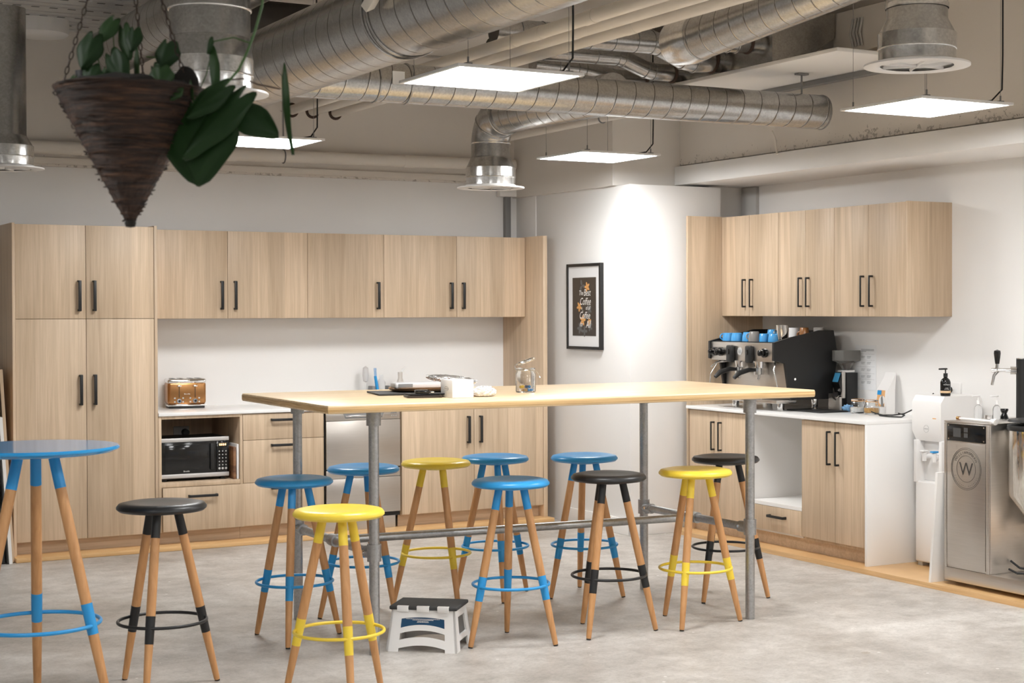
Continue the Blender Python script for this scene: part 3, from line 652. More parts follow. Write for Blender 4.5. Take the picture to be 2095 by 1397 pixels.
blot([(.045, .12), (.084, .12), (.084, .149), (.045, .149)], BLUE, 'label_print'); blot([(.03+.03*math.cos(a), .085+.03*math.sin(a)) for a in [2*PI*i/16 for i in range(16)]], WHITE, 'label_print', .0045)
blot([(.008, .046), (.03, .046), (.042, .10), (.03, .12), (.02, .09)], GREY, 'label_print', .006)
t = thing('extension_lead', 'black power cord looping over the coffee counter end', 'cord', (6.95, 7.9, ZW2))
MB().tube([(6.84, 8.03, ZW2+.022), (6.845, 7.99, ZW2+.012), (6.84, 7.92, ZW2+.006), (6.86, 7.85, ZW2+.008), (6.91, 7.80, ZW2+.018), (6.97, 7.74, ZW2+.06), (7.02, 7.70, ZW2+.11), (7.05, 7.68, ZW2+.15)], .0042, 8).tube([(6.86, 7.98, ZW2+.005), (6.80, 7.90, ZW2+.005), (6.78, 7.80, ZW2+.005), (6.82, 7.72, ZW2+.005), (6.88, 7.76, ZW2+.012), (6.90, 7.84, ZW2+.02)], .0042, 8).build('cable', RUBBER, t)
t = thing('notice_sheet', 'laminated printed notice on the wall behind the coffee grinder', 'notice', (XW-.001, 8.4, 1.2))
MB().box(XW-.003, XW-.0005, 8.30, 8.51, 1.055, 1.355).build('sheet', PAPER, t)
q = MB()
for z, a, b in ((1.325, 8.32, 8.45), (1.318, 8.32, 8.45), (1.311, 8.40, 8.45)): q.box(XW-.004, XW-.003, a, b, z, z+.003)
for z in (1.28, 1.24, 1.195, 1.15, 1.11):
    for a in (8.41, 8.35):
        for k in range(3): q.box(XW-.004, XW-.003, a+.004*k, a+.04, z-.006*k, z-.006*k+.002)
for z in (1.295, 1.255, 1.21, 1.165, 1.125): q.box(XW-.004, XW-.003, 8.315, 8.495, z, z+.0008)
q.build('printing', INK, t)

# ================================================================ WATER COOLER, BREWER
t = thing('water_cooler', 'white floor-standing water cooler between waterfall counter and steel brewer', 'water cooler', (6.9, 7.38, .03))
c0, c1, yb0, yb1 = 6.72, 7.05, 7.258, 7.512
MB().box(c0+.02, c1, yb0+.005, yb1-.005, .055, .55, .012, 3).build('body', WHITE, t)
MB().box(c0+.075, c1, yb0+.005, yb1-.005, .55, .80, .004).build('back_body', WHITE, t)
MB().box(c0+.01, c0+.08, yb0+.003, yb0+.03, .54, .80, .004).build('alcove_side', WHITE, t); MB().box(c0+.01, c0+.08, yb1-.03, yb1-.003, .54, .80, .004).build('alcove_side', WHITE, t)
o = MB().prism([(c0+.035, .795), (c0, .86), (c0, 1.03), (c0+.03, 1.072), (c1-.02, 1.072), (c1, 1.05), (c1, .795)], yb0, yb1, 'y').build('head', WHITE, t)
q = MB().tube([(c0-.001, 7.385+.022*math.cos(a), .872+.022*math.sin(a)) for a in [2*PI*i/28 for i in range(28)]], .0006, 5, closed=True)
q.box(c0-.0014, c0, 7.369, 7.401, .8705, .8735); q.build('logo', INK, o)
MB().box(c0-.0012, c0, 7.30, 7.33, .935, .940).build('sticker', ORANGE, o)
for y, mm, lab in ((7.435, WHITE, None), (7.345, BLUE, 'blue lever tap')):
    o = MB().cyl((c0+.076, y, .70), (c0+.035, y, .70), .017).lathe([(0, 0), (.013, 0), (.017, .05), (.010, .055), (0, .056)], 20, Matrix.Translation((c0+.03, y, .672))).build('tap', WHITE, t)
    MB().box(c0+.006, c0+.05, y-.016, y+.016, .728, .738, .003).build('lever', mm, o)
for y in (yb0+.03, yb1-.03):
    MB().box(c0+.04, c0+.09, y-.02, y+.02, .03, .056).build('foot', LGREY, t); MB().box(c1-.09, c1-.04, y-.02, y+.02, .03, .056).build('foot', LGREY, t)
def pump_bottle(x, y, z, label, body, pump, r, h, nm='pump_bottle'):
    t = thing(nm, label, 'bottle', (x, y, z))
    MB().lathe([(0, 0), (r*.92, 0), (r, .008), (r, h*.72), (r*.8, h*.86), (r*.35, h*.97), (r*.35, h), (0, h)], 32, Matrix.Translation((x, y, z))).build('body', body, t)
    MB().cyl((x, y, z+h), (x, y, z+h+.022), r*.42).cyl((x, y, z+h+.022), (x, y, z+h+.045), r*.13).build('collar', pump, t)
    MB().box(x-.052, x+.012, y-.006, y+.006, z+h+.043, z+h+.053, .003, M=None).build('nozzle', pump, t)
    return t
t = pump_bottle(6.80, 7.305, 1.0725, 'black pump soap bottle standing on top of the water cooler', GLOSSBLK, BLACK, .031, .115)
xs = 6.80-.0312
def onside(dy, off=.0): 
    a = dy/.0315; d = Vector((-math.cos(.5), -math.sin(.5), 0)); return d
dS = Vector((-.5, -.866, 0)); rS = Vector((.866, -.5, 0)); cS = Vector((6.80, 7.305, 1.0725))
q = MB(); text_into(q, 'thankyou', .0105, cS+dS*.0315+Vector((0, 0, .066)), rS, (0, 0, 1)); text_into(q, 'HAND', .006, cS+dS*.0315+Vector((0, 0, .047)), rS, (0, 0, 1)); text_into(q, 'SANITISER', .006, cS+dS*.0315+Vector((0, 0, .040)), rS, (0, 0, 1)); q.build('lettering', LIGHTINK, t)
MB().lathe([(.0313, .018), (.0316, .019), (.0316, .031), (.0313, .032)], 32, Matrix.Translation(cS)).build('label_band', REDSKIN, t)
o = thing('power_outlet', 'white wall outlet with black plug just behind the water cooler', 'outlet', (XW-.005, 7.6, 1.09))
MB().box(XW-.008, XW-.001, 7.50, 7.64, 1.06, 1.135, .002).build('plate', WHITE, o); MB().cyl((XW-.05, 7.59, 1.09), (XW-.008, 7.59, 1.09), .02).build('plug', BLACK, o)

o = MB().prism([(6.968, .0305), (6.986, .0305), (6.930, .665), (6.912, .665)], 6.375, 6.66, 'x')
tag(o.build('shelf_board', WHITEM), 'loose white board leaning against the steel brewer beside the water cooler', 'board')

t = thing('brewing_machine', 'stainless steel beer brewing machine with black control strip, tap and cone tank', 'brewing machine', (6.7, 6.7, .03))
XS = 6.42; ya, yb = 6.545, 6.907
MB().box(XS, 7.04, 5.95, yb, .055, .13, .004).build('base', STEEL, t)
o = MB().box(XS+.004, 7.04, ya, yb, .13, .955, .004).build('tower', STEEL, t)
MB().box(XS, 7.045, ya-.004, yb+.002, .955, .963, .002).build('top_plate', STEEL, t)
q = MB().box(XS-.002, XS+.003, ya+.004, ya+.03, .13, .952, .001).box(XS-.002, XS+.003, yb-.022, yb-.002, .13, .952, .001); q.build('corner_post', STEEL, t)
fp = MB().box(XS-.003, XS+.004, ya+.034, yb-.027, .145, .845, .001).build('front_panel', STEEL, t)
cp = MB().box(XS-.003, XS+.004, ya+.034, yb-.027, .852, .948, .001).build('control_strip', GLOSSBLK, t)
q = MB().box(XS-.0045, XS-.003, 6.77, 6.83, .875, .925).box(XS-.0045, XS-.003, 6.715, 6.745, .905, .930).box(XS-.0045, XS-.003, 6.715, 6.745, .875, .90); q.build('display', plain('dim_display', (.07, .07, .07), .3), cp)
q = MB()
for yy in (ya+.045, yb-.04):
    for zz in (.862, .938): q.cyl((XS-.0045, yy, zz), (XS-.003, yy, zz), .004, n=10)
q.build('screw', CHROME, cp)
yc, zc_ = 6.728, .70
q = MB()
for rr in (.118, .110, .074): q.tube([(XS-.0035, yc+rr*math.cos(a), zc_+rr*math.sin(a)) for a in [2*PI*i/60 for i in range(60)]], .0011, 5, closed=True)
# curved maker's name
s = 'WILLIAMSWARN'; n = len(s)
for i, ch in enumerate(s):
    a = PI/2+(.5-i/(n-1))*2.0
    text_into(q, ch, .026 if ch == 'W' else .021, (XS-.0035, yc-.085*math.cos(a), zc_+.085*math.sin(a)), (0, -math.sin(a), -math.cos(a)), (0, -math.cos(a), math.sin(a)))
s = 'PERSONAL BREWERY'; n = len(s)
for i, ch in enumerate(s):
    a = -PI/2+(-.5+i/(n-1))*2.2
    text_into(q, ch, .009, (XS-.0035, yc-.101*math.cos(a), zc_+.101*math.sin(a)), (0, math.sin(a), math.cos(a)), (0, math.cos(a), -math.sin(a)))
text_into(q, 'W', .105, (XS-.0035, yc, zc_-.036), (0, -1, 0), (0, 0, 1))
q.build('emblem', plain('etched_dark', (.05, .045, .04), .5), fp)
MB().box(6.98, 7.04, 6.0, ya-.001, .131, .95, .002).build('back_plate', STEEL, t)
MB().lathe([(0, .38), (.15, .38), (.15, .93), (0, .93)], 48, Matrix.Translation((6.80, 6.39, 0))).build('tank_jacket', STEEL, t)
o = MB().lathe([(0, .33), (.02, .33), (.03, .42), (.145, .575), (.146, .93), (0, .93)], 56, Matrix.Translation((6.607, 6.39, 0))).build('cone_tank', MIRROR, t)
MB().lathe([(0, 0), (.152, 0), (.156, .01), (.152, .028), (.09, .034), (.088, .044), (.15, .048), (.145, .060), (0, .068)], 48, Matrix.Translation((6.607, 6.39, .931))).build('tank_lid', BLACK, t)
MB().box(6.55, 7.045, 6.0, 6.54, .9635, .975, .004).build('deck', BLACK, t) if False else None
MB().cyl((6.83, 6.70, .963), (6.83, 6.70, 1.31), .041).build('tap_column', BLACK, t)
MB().cyl((6.83, 6.70, 1.31), (6.83, 6.70, 1.316), .0415).build('column_cap', CHROME, t)
o = MB().cyl((6.80, 6.725, 1.245), (6.775, 6.748, 1.245), .024).tube([(6.78, 6.74, 1.245), (6.745, 6.775, 1.248), (6.70, 6.82, 1.245)], [.012, .011, .013]).tube([(6.725, 6.795, 1.243), (6.712, 6.812, 1.215), (6.705, 6.82, 1.16)], [.012, .009, .008]).tube([(6.722, 6.797, 1.245), (6.722, 6.797, 1.285)], [.012, .009]).build('beer_tap', CHROME, t)
MB().lathe([(0, 0), (.012, 0), (.020, .06), (.018, .075), (0, .082)], 20, Matrix.Translation((6.722, 6.797, 1.282))).build('tap_handle', GLOSSBLK, o)
MB().lathe([(0, 0), (.026, 0), (.022, .012), (.014, .03), (.024, .05), (.022, .058), (0, .058)], 24, Matrix.Translation((6.80, 6.82, .9635))).build('valve_knob', GLOSSBLK, t)
MB().cyl((6.72, 6.86, .9635), (6.72, 6.86, .985), .026).build('steel_cap', CHROME, t)
MB().tube([(6.52, 6.50, .16), (6.50, 6.42, .15), (6.56, 6.36, .15), (6.62, 6.42, .155), (6.60, 6.50, .16), (6.56, 6.53, .20)], .006).build('hose', RUBBER, t)
t = pump_bottle(6.66, 6.885, .9635, 'clear pump bottle with white head, left of the pair on the brewer', PLASTIC, WHITE, .022, .085)
t = pump_bottle(6.72, 6.8, .9635, 'clear pump bottle with white head, right of the pair on the brewer', PLASTIC, WHITE, .022, .085)
t = thing('sampling_tube', 'white plastic sampling tube lying across the top of the brewer', 'tube', (6.48, 6.75, .965))
MB().cyl((6.50, 6.87, .974), (6.445, 6.56, .976), .0065).build('tube', WHITE, t); MB().cyl((6.503, 6.89, .974), (6.500, 6.865, .974), .010).build('cork', COPPER, t)
q = MB()
for k, (a, r) in enumerate(((0, .014), (.016, .009), (.022, .016), (.034, .010), (.040, .017))): q.cyl((6.445-.004*k, 6.56-a, .976), (6.445-.004*k, 6.56-a-.010, .974), r)
q.build('fitting', WHITE, t)

# ================================================================ BAR TABLE
t = thing('bar_table', 'high pine-topped bar table on galvanised pipe legs in the middle of the room', 'table', (3.94, 7.26, 0))
rot = Matrix.Translation((3.942, 7.265, 0)) @ Matrix.Rotation(math.radians(-.94), 4, 'Z')
MB().box(-1.334, 1.334, -.62, .62, 1.142, 1.18, .006, 3, M=rot).build('tabletop', PINE, t)
q = MB().box(-1.3345, 1.3345, -.6205, .6205, 1.148, 1.173, .003, 2, M=rot); q.build('edge_band', PINEDGE, t)
legs = [(2.925, 6.93), (4.94, 6.75), (4.94, 7.77), (2.93, 7.95)]
ZR = .47
for x, y in legs:
    o = MB().cyl((x, y, 0.0005), (x, y, 1.12), .024).build('leg', PIPE, t)
    MB().cyl((x, y, 1.065), (x, y, 1.137), .034).cyl((x, y, 1.134), (x, y, 1.1415), .062).build('flange', FITTING, o)
    MB().cyl((x, y, .435), (x, y, .515), .033).build('collar', FITTING, o)
for (a, b) in ((0, 3), (1, 2)):
    (x0, y0), (x1, y1) = legs[a], legs[b]
    MB().cyl((x0, y0+.025, ZR), (x1, y1-.025, ZR), .021).build('side_rail', PIPE, t)
    for (x, y, s_) in ((x0, y0, 1), (x1, y1, -1)):
        o = MB().cyl((x, y+.02*s_, ZR), (x, y+.085*s_, ZR), .029).build('elbow_socket', FITTING, t); MB().cyl((x-.036, y+.06*s_, ZR+.004), (x-.02, y+.06*s_, ZR+.004), .008, n=10).build('set_screw', CHROME, o)
    q = MB(); m_ = ((y0+y1)/2); q.cyl(((x0+x1)/2, m_-.035, ZR), ((x0+x1)/2, m_+.035, ZR), .030)
    q.cyl(((x0+x1)/2, m_, ZR), ((x0+x1)/2+(.055 if a == 0 else -.055), m_, ZR), .029); q.build('tee_socket', FITTING, t)
MB().cyl((2.95, 7.44, ZR), (4.92, 7.26, ZR), .021).build('long_rail', PIPE, t)

# ================================================================ STOOLS
def make_stool(paint, nm):
    t = thing('bar_stool', 'x', 'stool')
    seat = [(0, .735), (.05, .735), (.10, .742), (.150, .748), (.176, .752), (.1875, .762), (.1875, .770), (.178, .782), (.150, .788), (.10, .784), (.05, .781), (0, .780)]
    L(MB().lathe(seat, 56), 'seat', paint, t)
    rt, rf, zt_ = .068, .235, .745
    ax = lambda z: rf+(rt-rf)*z/zt_
    rad = lambda z: .0125+(.0195-.0125)*min(1, z/.30) if z < .30 else .0195
    for k in range(3):
        a = 2*PI*k/3; d = Vector((math.cos(a), math.sin(a), 0))
        p = lambda z: d*ax(z)+Vector((0, 0, z))
        leg = L(MB().tube([p(z) for z in (.004, .012, .1, .2, .3, .45, .6, zt_)], [rad(0)*.8, rad(.01), rad(.1), rad(.2), rad(.3), .0195, .0190, .0180], 20), 'leg', BEECH, t)
        L(MB().cyl(p(.645), p(.748), .0192, .0186, 20), 'upper_sleeve', paint, leg)
        L(MB().cyl(p(.218), p(.330), rad(.22)+.0006, .0202, 20), 'lower_sleeve', paint, leg)
        L(MB().cyl(p(.0008), p(.006), rad(0)*.9, rad(0)*.9, 16), 'foot_pad', BLACK, leg)
    zr = .283; rr = ax(zr)+.012
    L(MB().tube([(rr*math.cos(2*PI*i/72), rr*math.sin(2*PI*i/72), zr) for i in range(72)], .0070, 10, closed=True), 'footring', paint, t)
    return t
protos = {}
stools = [
 ('k', 1.899, 6.802, -17, 'black bar stool at the left, between round blue table and yellow stool'),
 ('b', 2.731, 7.460, -8, 'blue bar stool at the left end of the bar table, by the rear pipe leg'),
 ('y', 2.463, 6.206, 12, 'nearest yellow bar stool, in front of the left pipe leg'),
 ('b', 3.253, 7.847, 44, 'blue bar stool half hidden behind the front left pipe leg'),
 ('y', 3.710, 7.930, 30, 'yellow bar stool behind the white step stool'),
 ('b', 4.108, 8.006, 11, 'blue bar stool at the back, its seat touching the rear yellow seat in view'),
 ('b', 3.603, 6.859, -55, 'light blue bar stool at front centre, right beside the step stool'),
 ('b', 4.562, 7.797, -53, 'blue bar stool at the back in front of the white corner wall'),
 ('k', 4.143, 6.841, -25, 'black bar stool at the front, between blue and yellow stools'),
 ('y', 4.638, 6.805, -17, 'yellow bar stool at the right end of the bar table'),
 ('k', 5.191, 7.320, -31, 'black bar stool behind the right pipe leg'),
]
for c, x, y, phi, lab in stools:
    paint = {'k': BLK, 'b': BLUE, 'y': YEL}[c]
    if c not in protos: o = protos[c] = make_stool(paint, c)
    else: o = copy_tree(protos[c])
    o['label'] = lab; o['group'] = {'k': 'black bar stools', 'b': 'blue bar stools', 'y': 'yellow bar stools'}[c]
    o.location = (x, y, 0)
    # phi measured from the direction towards the camera, positive to the right in the photo
    v = Vector((-x, -y)).normalized(); base = math.atan2(v.y, v.x)
    o.rotation_euler = (0, 0, base+math.radians(phi))

# round blue bar table at the left edge
t = thing('round_table', 'tall round blue table on three wooden legs at the left edge', 'table', (1.341, 6.60, 0))
L(MB().lathe([(0, 1.035), (.27, 1.035), (.305, 1.041), (.3215, 1.052), (.322, 1.057), (.316, 1.064), (0, 1.064)], 72), 'tabletop', plain('blue_table_top', (.028, .30, .66), .07), t)
rt, rf, zt_ = .075, .32, 1.035; ax = lambda z: rf+(rt-rf)*z/zt_
for k in range(3):
    a = 2*PI*k/3+PI/3; d = Vector((math.cos(a), math.sin(a), 0)); p = lambda z: d*ax(z)+Vector((0, 0, z))
    leg = L(MB().tube([p(z) for z in (.002, .01, .2, .4, .8, zt_)], [.013, .015, .0185, .0215, .0215, .0205], 22), 'leg', BEECH, t)
    L(MB().cyl(p(.90), p(1.037), .0220, .0214, 22), 'upper_sleeve', BLUE, leg); L(MB().cyl(p(.325), p(.445), .0212, .0225, 22), 'lower_sleeve', BLUE, leg)
L(MB().tube([(.243*math.cos(2*PI*i/80), .243*math.sin(2*PI*i/80), .36) for i in range(80)], .0080, 10, closed=True), 'footring', BLUE, t)
t.rotation_euler = (0, 0, math.atan2(-6.6, -1.341))

# ================================================================ STEP STOOL
t = rot_thing('step_stool', 'small white folding step stool with black top and blue label', 'step stool', (3.225, 6.975, 0), math.radians(-40))
def quad(mb, pts, th, nrm):
    nrm = Vector(nrm)*th; mb.loft([[Vector(p) for p in pts], [Vector(p)+nrm for p in pts]])
hb, ht, db, dt, H = .172, .152, .145, .105, .195
def fpt(u, z, side):      # front/back panel point; u in -1..1
    k = z/H; hw = hb+(ht-hb)*k; dd = db+(dt-db)*k; return Vector((u*hw, side*dd, z))
for side, nm in ((-1, 'front_panel'), (1, 'back_panel')):
    q = MB()
    def strip(u0, u1, f0, f1, n=10):
        lo = [fpt(u0+(u1-u0)*i/n, f0(u0+(u1-u0)*i/n), side) for i in range(n+1)]; hi = [fpt(u0+(u1-u0)*i/n, f1(u0+(u1-u0)*i/n), side) for i in range(n+1)]
        for i in range(n):
            P4 = [lo[i], lo[i+1], hi[i+1], hi[i]]; nn = Vector((0, -side*.010, 0)); q.loft([P4, [p+nn for p in P4]])
    bow = lambda z, k=.016: (lambda u: z+k*(1-(u/.66)**2) if abs(u) < .66 else z)
    strip(-1, -.66, lambda u: 0, lambda u: H, 2); strip(.66, 1, lambda u: 0, lambda u: H, 2)
    strip(-.66, .66, bow(.015), bow(.052)); strip(-.66, .66, bow(.083), bow(.108)); strip(-.66, .66, bow(.150, .008), lambda u: H)
    if side == 1 or True: pass
    q.build(nm, WHITE, t, local=True)
q = MB(); n = 12
for i in range(n):
    u0, u1 = -.66+1.32*i/n, -.66+1.32*(i+1)/n; b1 = lambda u: .108+.016*(1-(u/.66)**2); b2 = lambda u: .150+.008*(1-(u/.66)**2)
    P4 = [fpt(u0, b1(u0), -1), fpt(u1, b1(u1), -1), fpt(u1, b2(u1), -1), fpt(u0, b2(u0), -1)]; q.loft([[p+Vector((0, .002, 0)) for p in P4], [p+Vector((0, .006, 0)) for p in P4]])
lb = L(q, 'blue_plate', NAVY, t)
q = MB()
for zz, wd in ((.149, .52), (.144, .32), (.139, .17), (.134, .18)):
    p0, p1 = fpt(-wd, zz, -1), fpt(wd, zz, -1); k = 26; random.seed(int(zz*1000))
    xx = p0.x
    while xx < p1.x:
        ww = random.uniform(.003, .009); q.box(xx, min(xx+ww, p1.x), p0.y+.0008, p0.y+.0022, zz, zz+.0022); xx += ww+.0018
L(q, 'fine_print', LIGHTINK, lb)
for sx_ in (-1, 1):
    q = MB()
    def sp(v, z):
        k = z/H; return Vector((sx_*(hb+(ht-hb)*k), v*(db+(dt-db)*k), z))
    for (v0, v1, z0, z1) in ((-1, -.55, 0, H), (.55, 1, 0, H), (-.55, .55, .155, H), (-.55, .55, .045, .07)):
        P4 = [sp(v0, z0), sp(v1, z0), sp(v1, z1), sp(v0, z1)]; q.loft([P4, [p-Vector((sx_*.010, 0, 0)) for p in P4]])
    L(q, 'side_panel', WHITE, t)
L(MB().box(-ht-.012, ht+.012, -dt-.010, dt+.010, H-.004, H+.014, .006, 3), 'tread', DGREY, t)
q = MB()
for a, b in ((-.125, -.07), (-.03, .03), (.07, .125)): q.box(a, b, -dt-.013, -dt+.004, H-.012, H+.0155, .002)
L(q, 'hinge_tab', WHITE, t)

# ================================================================ THINGS ON THE BAR TABLE
ZT = 1.1805
def rmat(x, y, deg): return Matrix.Translation((x, y, 0)) @ Matrix.Rotation(math.radians(deg), 4, 'Z')
t = tag(MB().box(-.19, .19, -.16, .16, ZT, ZT+.008, .002, M=rmat(3.33, 7.42, -12)).build('slate_board', plain('slate', (.025, .024, .023), .6)), 'flat black slate board under the metal tray on the bar table', 'board')
t = thing('round_tray', 'shallow copper-rimmed round tray on the black slate board', 'tray', (3.42, 7.45, ZT+.009))
MB().lathe([(0, 0), (.15, 0), (.172, .008), (.176, .017), (.173, .020), (.165, .012), (.14, .006), (0, .006)], 56, Matrix.Translation((3.425, 7.47, ZT+.0085))).build('tray', plain('rose_metal', (.60, .36, .20), .2, 1), t)
t = thing('serving_dish', 'white plastic tub with grey window lying on the round tray', 'container', (3.40, 7.45, ZT+.02))
MB().box(-.12, .12, -.05, .05, ZT+.026, ZT+.056, .010, 3, M=rmat(3.37, 7.44, -8)).build('tub', plain('milky_plastic', (.7, .7, .71), .3, trans=.15), t)
MB().box(-.105, -.03, -.0515, -.049, ZT+.031, ZT+.050, .003, M=rmat(3.37, 7.44, -8)).build('window', GREY, t)
def crumple(x, y, z, sx, sy, sz, seed, mat, name, label, cat, tilt=0):
    q = MB(); tb = bmesh.new(); bmesh.ops.create_icosphere(tb, subdivisions=4, radius=1); rnd = random.Random(seed)
    ks = [(Vector((rnd.uniform(-1, 1), rnd.uniform(-1, 1), rnd.uniform(-1, 1))).normalized(), rnd.uniform(5, 16), rnd.uniform(0, 6)) for _ in range(7)]
    for v in tb.verts:
        n = v.co.normalized(); k = 1+sum(.07*abs(math.sin(n.dot(a)*f+p)) for a, f, p in ks)-.2
        v.co = Vector((n.x*sx*k, n.y*sy*k, max(0, (n.z+.72)*sz*k)+n.x*tilt*sx+abs(tilt)*sx))
    bmesh.ops.transform(tb, matrix=rmat(x, y, -20) @ Matrix.Translation((0, 0, z)), verts=tb.verts)
    q.merge(tb); o = q.build(name, mat, angle=20); return tag(o, label, cat)
crumple(3.60, 7.50, ZT+.030, .115, .055, .020, 3, FOIL, 'wrapped_pack', 'plastic-wrapped silver pack lying on top of the metal tray', 'package', -.12)
crumple(3.515, 6.97, ZT, .055, .045, .026, 5, plain('white_wrapper', (.72, .72, .72), .2, .3, bump=1, bscale=80), 'crumpled_bag', 'crumpled white and silver plastic bag right of the white box', 'bag')
t = thing('tablet_stack', 'dark folded devices stacked at the front of the bar table', 'devices', (3.24, 7.03, ZT))
MB().box(-.085, .085, -.055, .055, ZT, ZT+.011, .003, M=rmat(3.235, 7.06, -14)).build('lower_case', plain('dark_brown_case', (.03, .02, .015), .4), t)
MB().box(-.08, .09, -.05, .05, ZT+.0135, ZT+.019, .002, M=rmat(3.245, 7.07, -10)).build('upper_case', BLACK, t)
MB().box(-.035, .035, -.03, .03, ZT+.0195, ZT+.036, .006, M=rmat(3.225, 7.05, -18)).build('gadget', GLOSSBLK, t)
MB().box(-.009, .009, -.012, .012, ZT+.0195, ZT+.03, .003, M=rmat(3.27, 7.03, -18)).build('steel_clip', CHROME, t)
t = thing('white_box', 'small plain white carton with oval logo beside the dark devices', 'box', (3.385, 6.98, ZT))
MB().box(3.325, 3.437, 6.92, 7.05, ZT, ZT+.085, .0015).build('carton', plain('white_card', (.84, .84, .85), .5), t)
q = MB().tube([(3.3245, 6.985+.022*math.cos(a), ZT+.042+.010*math.sin(a)) for a in [2*PI*i/24 for i in range(24)]], .0008, 5, closed=True).box(3.3242, 3.3252, 6.965, 7.005, ZT+.040, ZT+.0425)
q.build('oval_mark', INK, t)
q = MB()
for k in range(7): q.box(3.337+.013*k, 3.339+.013*k, 6.9194, 6.9201, ZT+.015, ZT+.065)
q.build('faint_stripes', plain('faint_grey', (.74, .74, .75), .5), t)
# candy jar
JX, JY = 3.87, 7.20
t = thing('candy_jar', 'faceted clip-top glass jar with open lid holding wrapped sweets', 'jar', (JX, JY, ZT))
MB().lathe([(0, 0), (.048, 0), (.051, .006), (.051, .095), (.046, .105), (.046, .118), (.049, .119), (.049, .124), (.043, .124), (.043, .104), (.048, .094), (.048, .008), (0, .006)], 12, Matrix.Translation((JX, JY, ZT))).build('jar', GLASS, t)
TM = Matrix.Translation((JX+.004, JY, ZT+.150)) @ Matrix.Rotation(math.radians(-30), 4, 'Z') @ Matrix.Rotation(math.radians(-20), 4, 'Y')
MB().lathe([(0, 0), (.046, 0), (.050, .004), (.050, .010), (.040, .016), (0, .018)], 36, TM).build('lid', GLASS, t)
MB().tube([(JX+.051*math.cos(a), JY+.051*math.sin(a), ZT+.112) for a in [2*PI*i/28 for i in range(28)]], .0015, 6, closed=True).tube([(JX+.045, JY-.022, ZT+.112), (JX+.058, JY-.03, ZT+.095), (JX+.064, JY-.034, ZT+.075)], .0015, 6).tube([(JX-.045, JY+.02, ZT+.112), (JX-.05, JY+.024, ZT+.135), (JX-.04, JY+.02, ZT+.145)], .0015, 6).build('wire_clip', CHROME, t)
rnd = random.Random(4); cm = [plain('wrap_navy', (.02, .05, .14), .3), plain('wrap_yellow', (.75, .48, .04), .3), plain('wrap_blue', (.03, .22, .5), .3), plain('wrap_tan', (.65, .40, .18), .4)]
cn = ['dark blue wrapped sweet', 'yellow wrapped sweet', 'bright blue wrapped sweet', 'tan wrapped sweet']
for i in range(14):
    a = rnd.uniform(0, 2*PI); r_ = rnd.uniform(.008, .032) if i else 0; k = i % 4
    z = ZT+.008+(.016 if i > 8 else 0)
    MM = Matrix.Translation((JX+r_*math.cos(a), JY+r_*math.sin(a), z+.008)) @ Matrix.Rotation(rnd.uniform(0, 3), 4, 'Z') @ Matrix.Rotation(rnd.uniform(-.4, .4), 4, 'X')
    q = MB().lathe([(0, -.012), (.006, -.011), (.003, -.008), (.0075, -.005), (.0075, .005), (.003, .008), (.006, .011), (0, .012)], 10, MM @ Matrix.Rotation(PI/2, 4, 'Y'))
    o = q.build('sweet', cm[k]); tag(o, cn[k]+' inside the open candy jar on the bar table', 'sweet', cn[k]+'s in the candy jar')

# ================================================================ FRAMED POSTER
t = thing('framed_poster', 'black framed coffee lettering poster hanging on the white column wall', 'picture', (6.026, 10.26, 1.6))
a0, a1, z0, z1, xf, xb = 10.013, 10.508, 1.305, 1.938, 5.996, 6.0255
q = MB().box(xf, xb, a0, a0+.022, z0, z1, .001).box(xf, xb, a1-.022, a1, z0, z1, .001).box(xf, xb, a0+.022, a1-.022, z0, z0+.022, .001).box(xf, xb, a0+.022, a1-.022, z1-.022, z1, .001)
q.build('frame', BLACK, t); MB().box(xf+.008, xb, a0+.022, a1-.022, z0+.022, z1-.022).build('mount', PAPER, t)
ca = (a0+a1)/2; pr = MB().box(xf+.0065, xf+.008, 10.085, 10.425, 1.405, 1.835).build('print', DARKPRINT, t)
tx = xf+.0062; S = (0, -1, 0); UPV = (0, 0, 1)
q = MB(); cy = 10.24
for s, sz, dy, z, sh in (('The', .055, .075, 1.705, .2), ('Best', .078, -.035, 1.700, .2), ('Coffee', .082, 0, 1.634, .25), ('is', .035, .06, 1.600, .2), ('of all', .046, -.05, 1.598, .25), ('is', .035, .045, 1.577, .2), ('Coffee', .080, .01, 1.532, .25), ('for', .055, .07, 1.475, .3), ('All', .085, -.055, 1.465, .25)):
    text_into(q, s, sz*.92, (tx, cy+dy*.8, z), S, UPV, shear=sh+.1, squash=.78)
q.build('lettering', LIGHTINK, pr)
def flower(mb, y, z, r, n=5, a0_=0):
    for k in range(n):
        a = a0_+2*PI*k/n; c = (y+r*.55*math.cos(a), z+r*.55*math.sin(a))
        pts = [(c[0]+(.5*r*math.cos(tt))*math.cos(a)-(.27*r*math.sin(tt))*math.sin(a), c[1]+(.5*r*math.cos(tt))*math.sin(a)+(.27*r*math.sin(tt))*math.cos(a)) for tt in [2*PI*i/12 for i in range(12)]]
        mb.prism(pts, tx+.0001, tx-.0002+.0002*(k % 2), 'x')
for a in ((10.21, 1.765, .036), (10.325, 1.62, .036, 5, 1), (10.275, 1.52, .04, 5, .5), (10.18, 1.51, .028)): q = MB(); flower(q, *a); q.build('orange_flower', ORANGE, pr)
for a in ((10.285, 1.775, .045, 3, 1.2), (10.315, 1.46, .04), (10.17, 1.475, .036), (10.25, 1.44, .04, 4), (10.18, 1.60, .034)): q = MB(); flower(q, *a); q.build('grey_flower', GREYPETAL, pr)

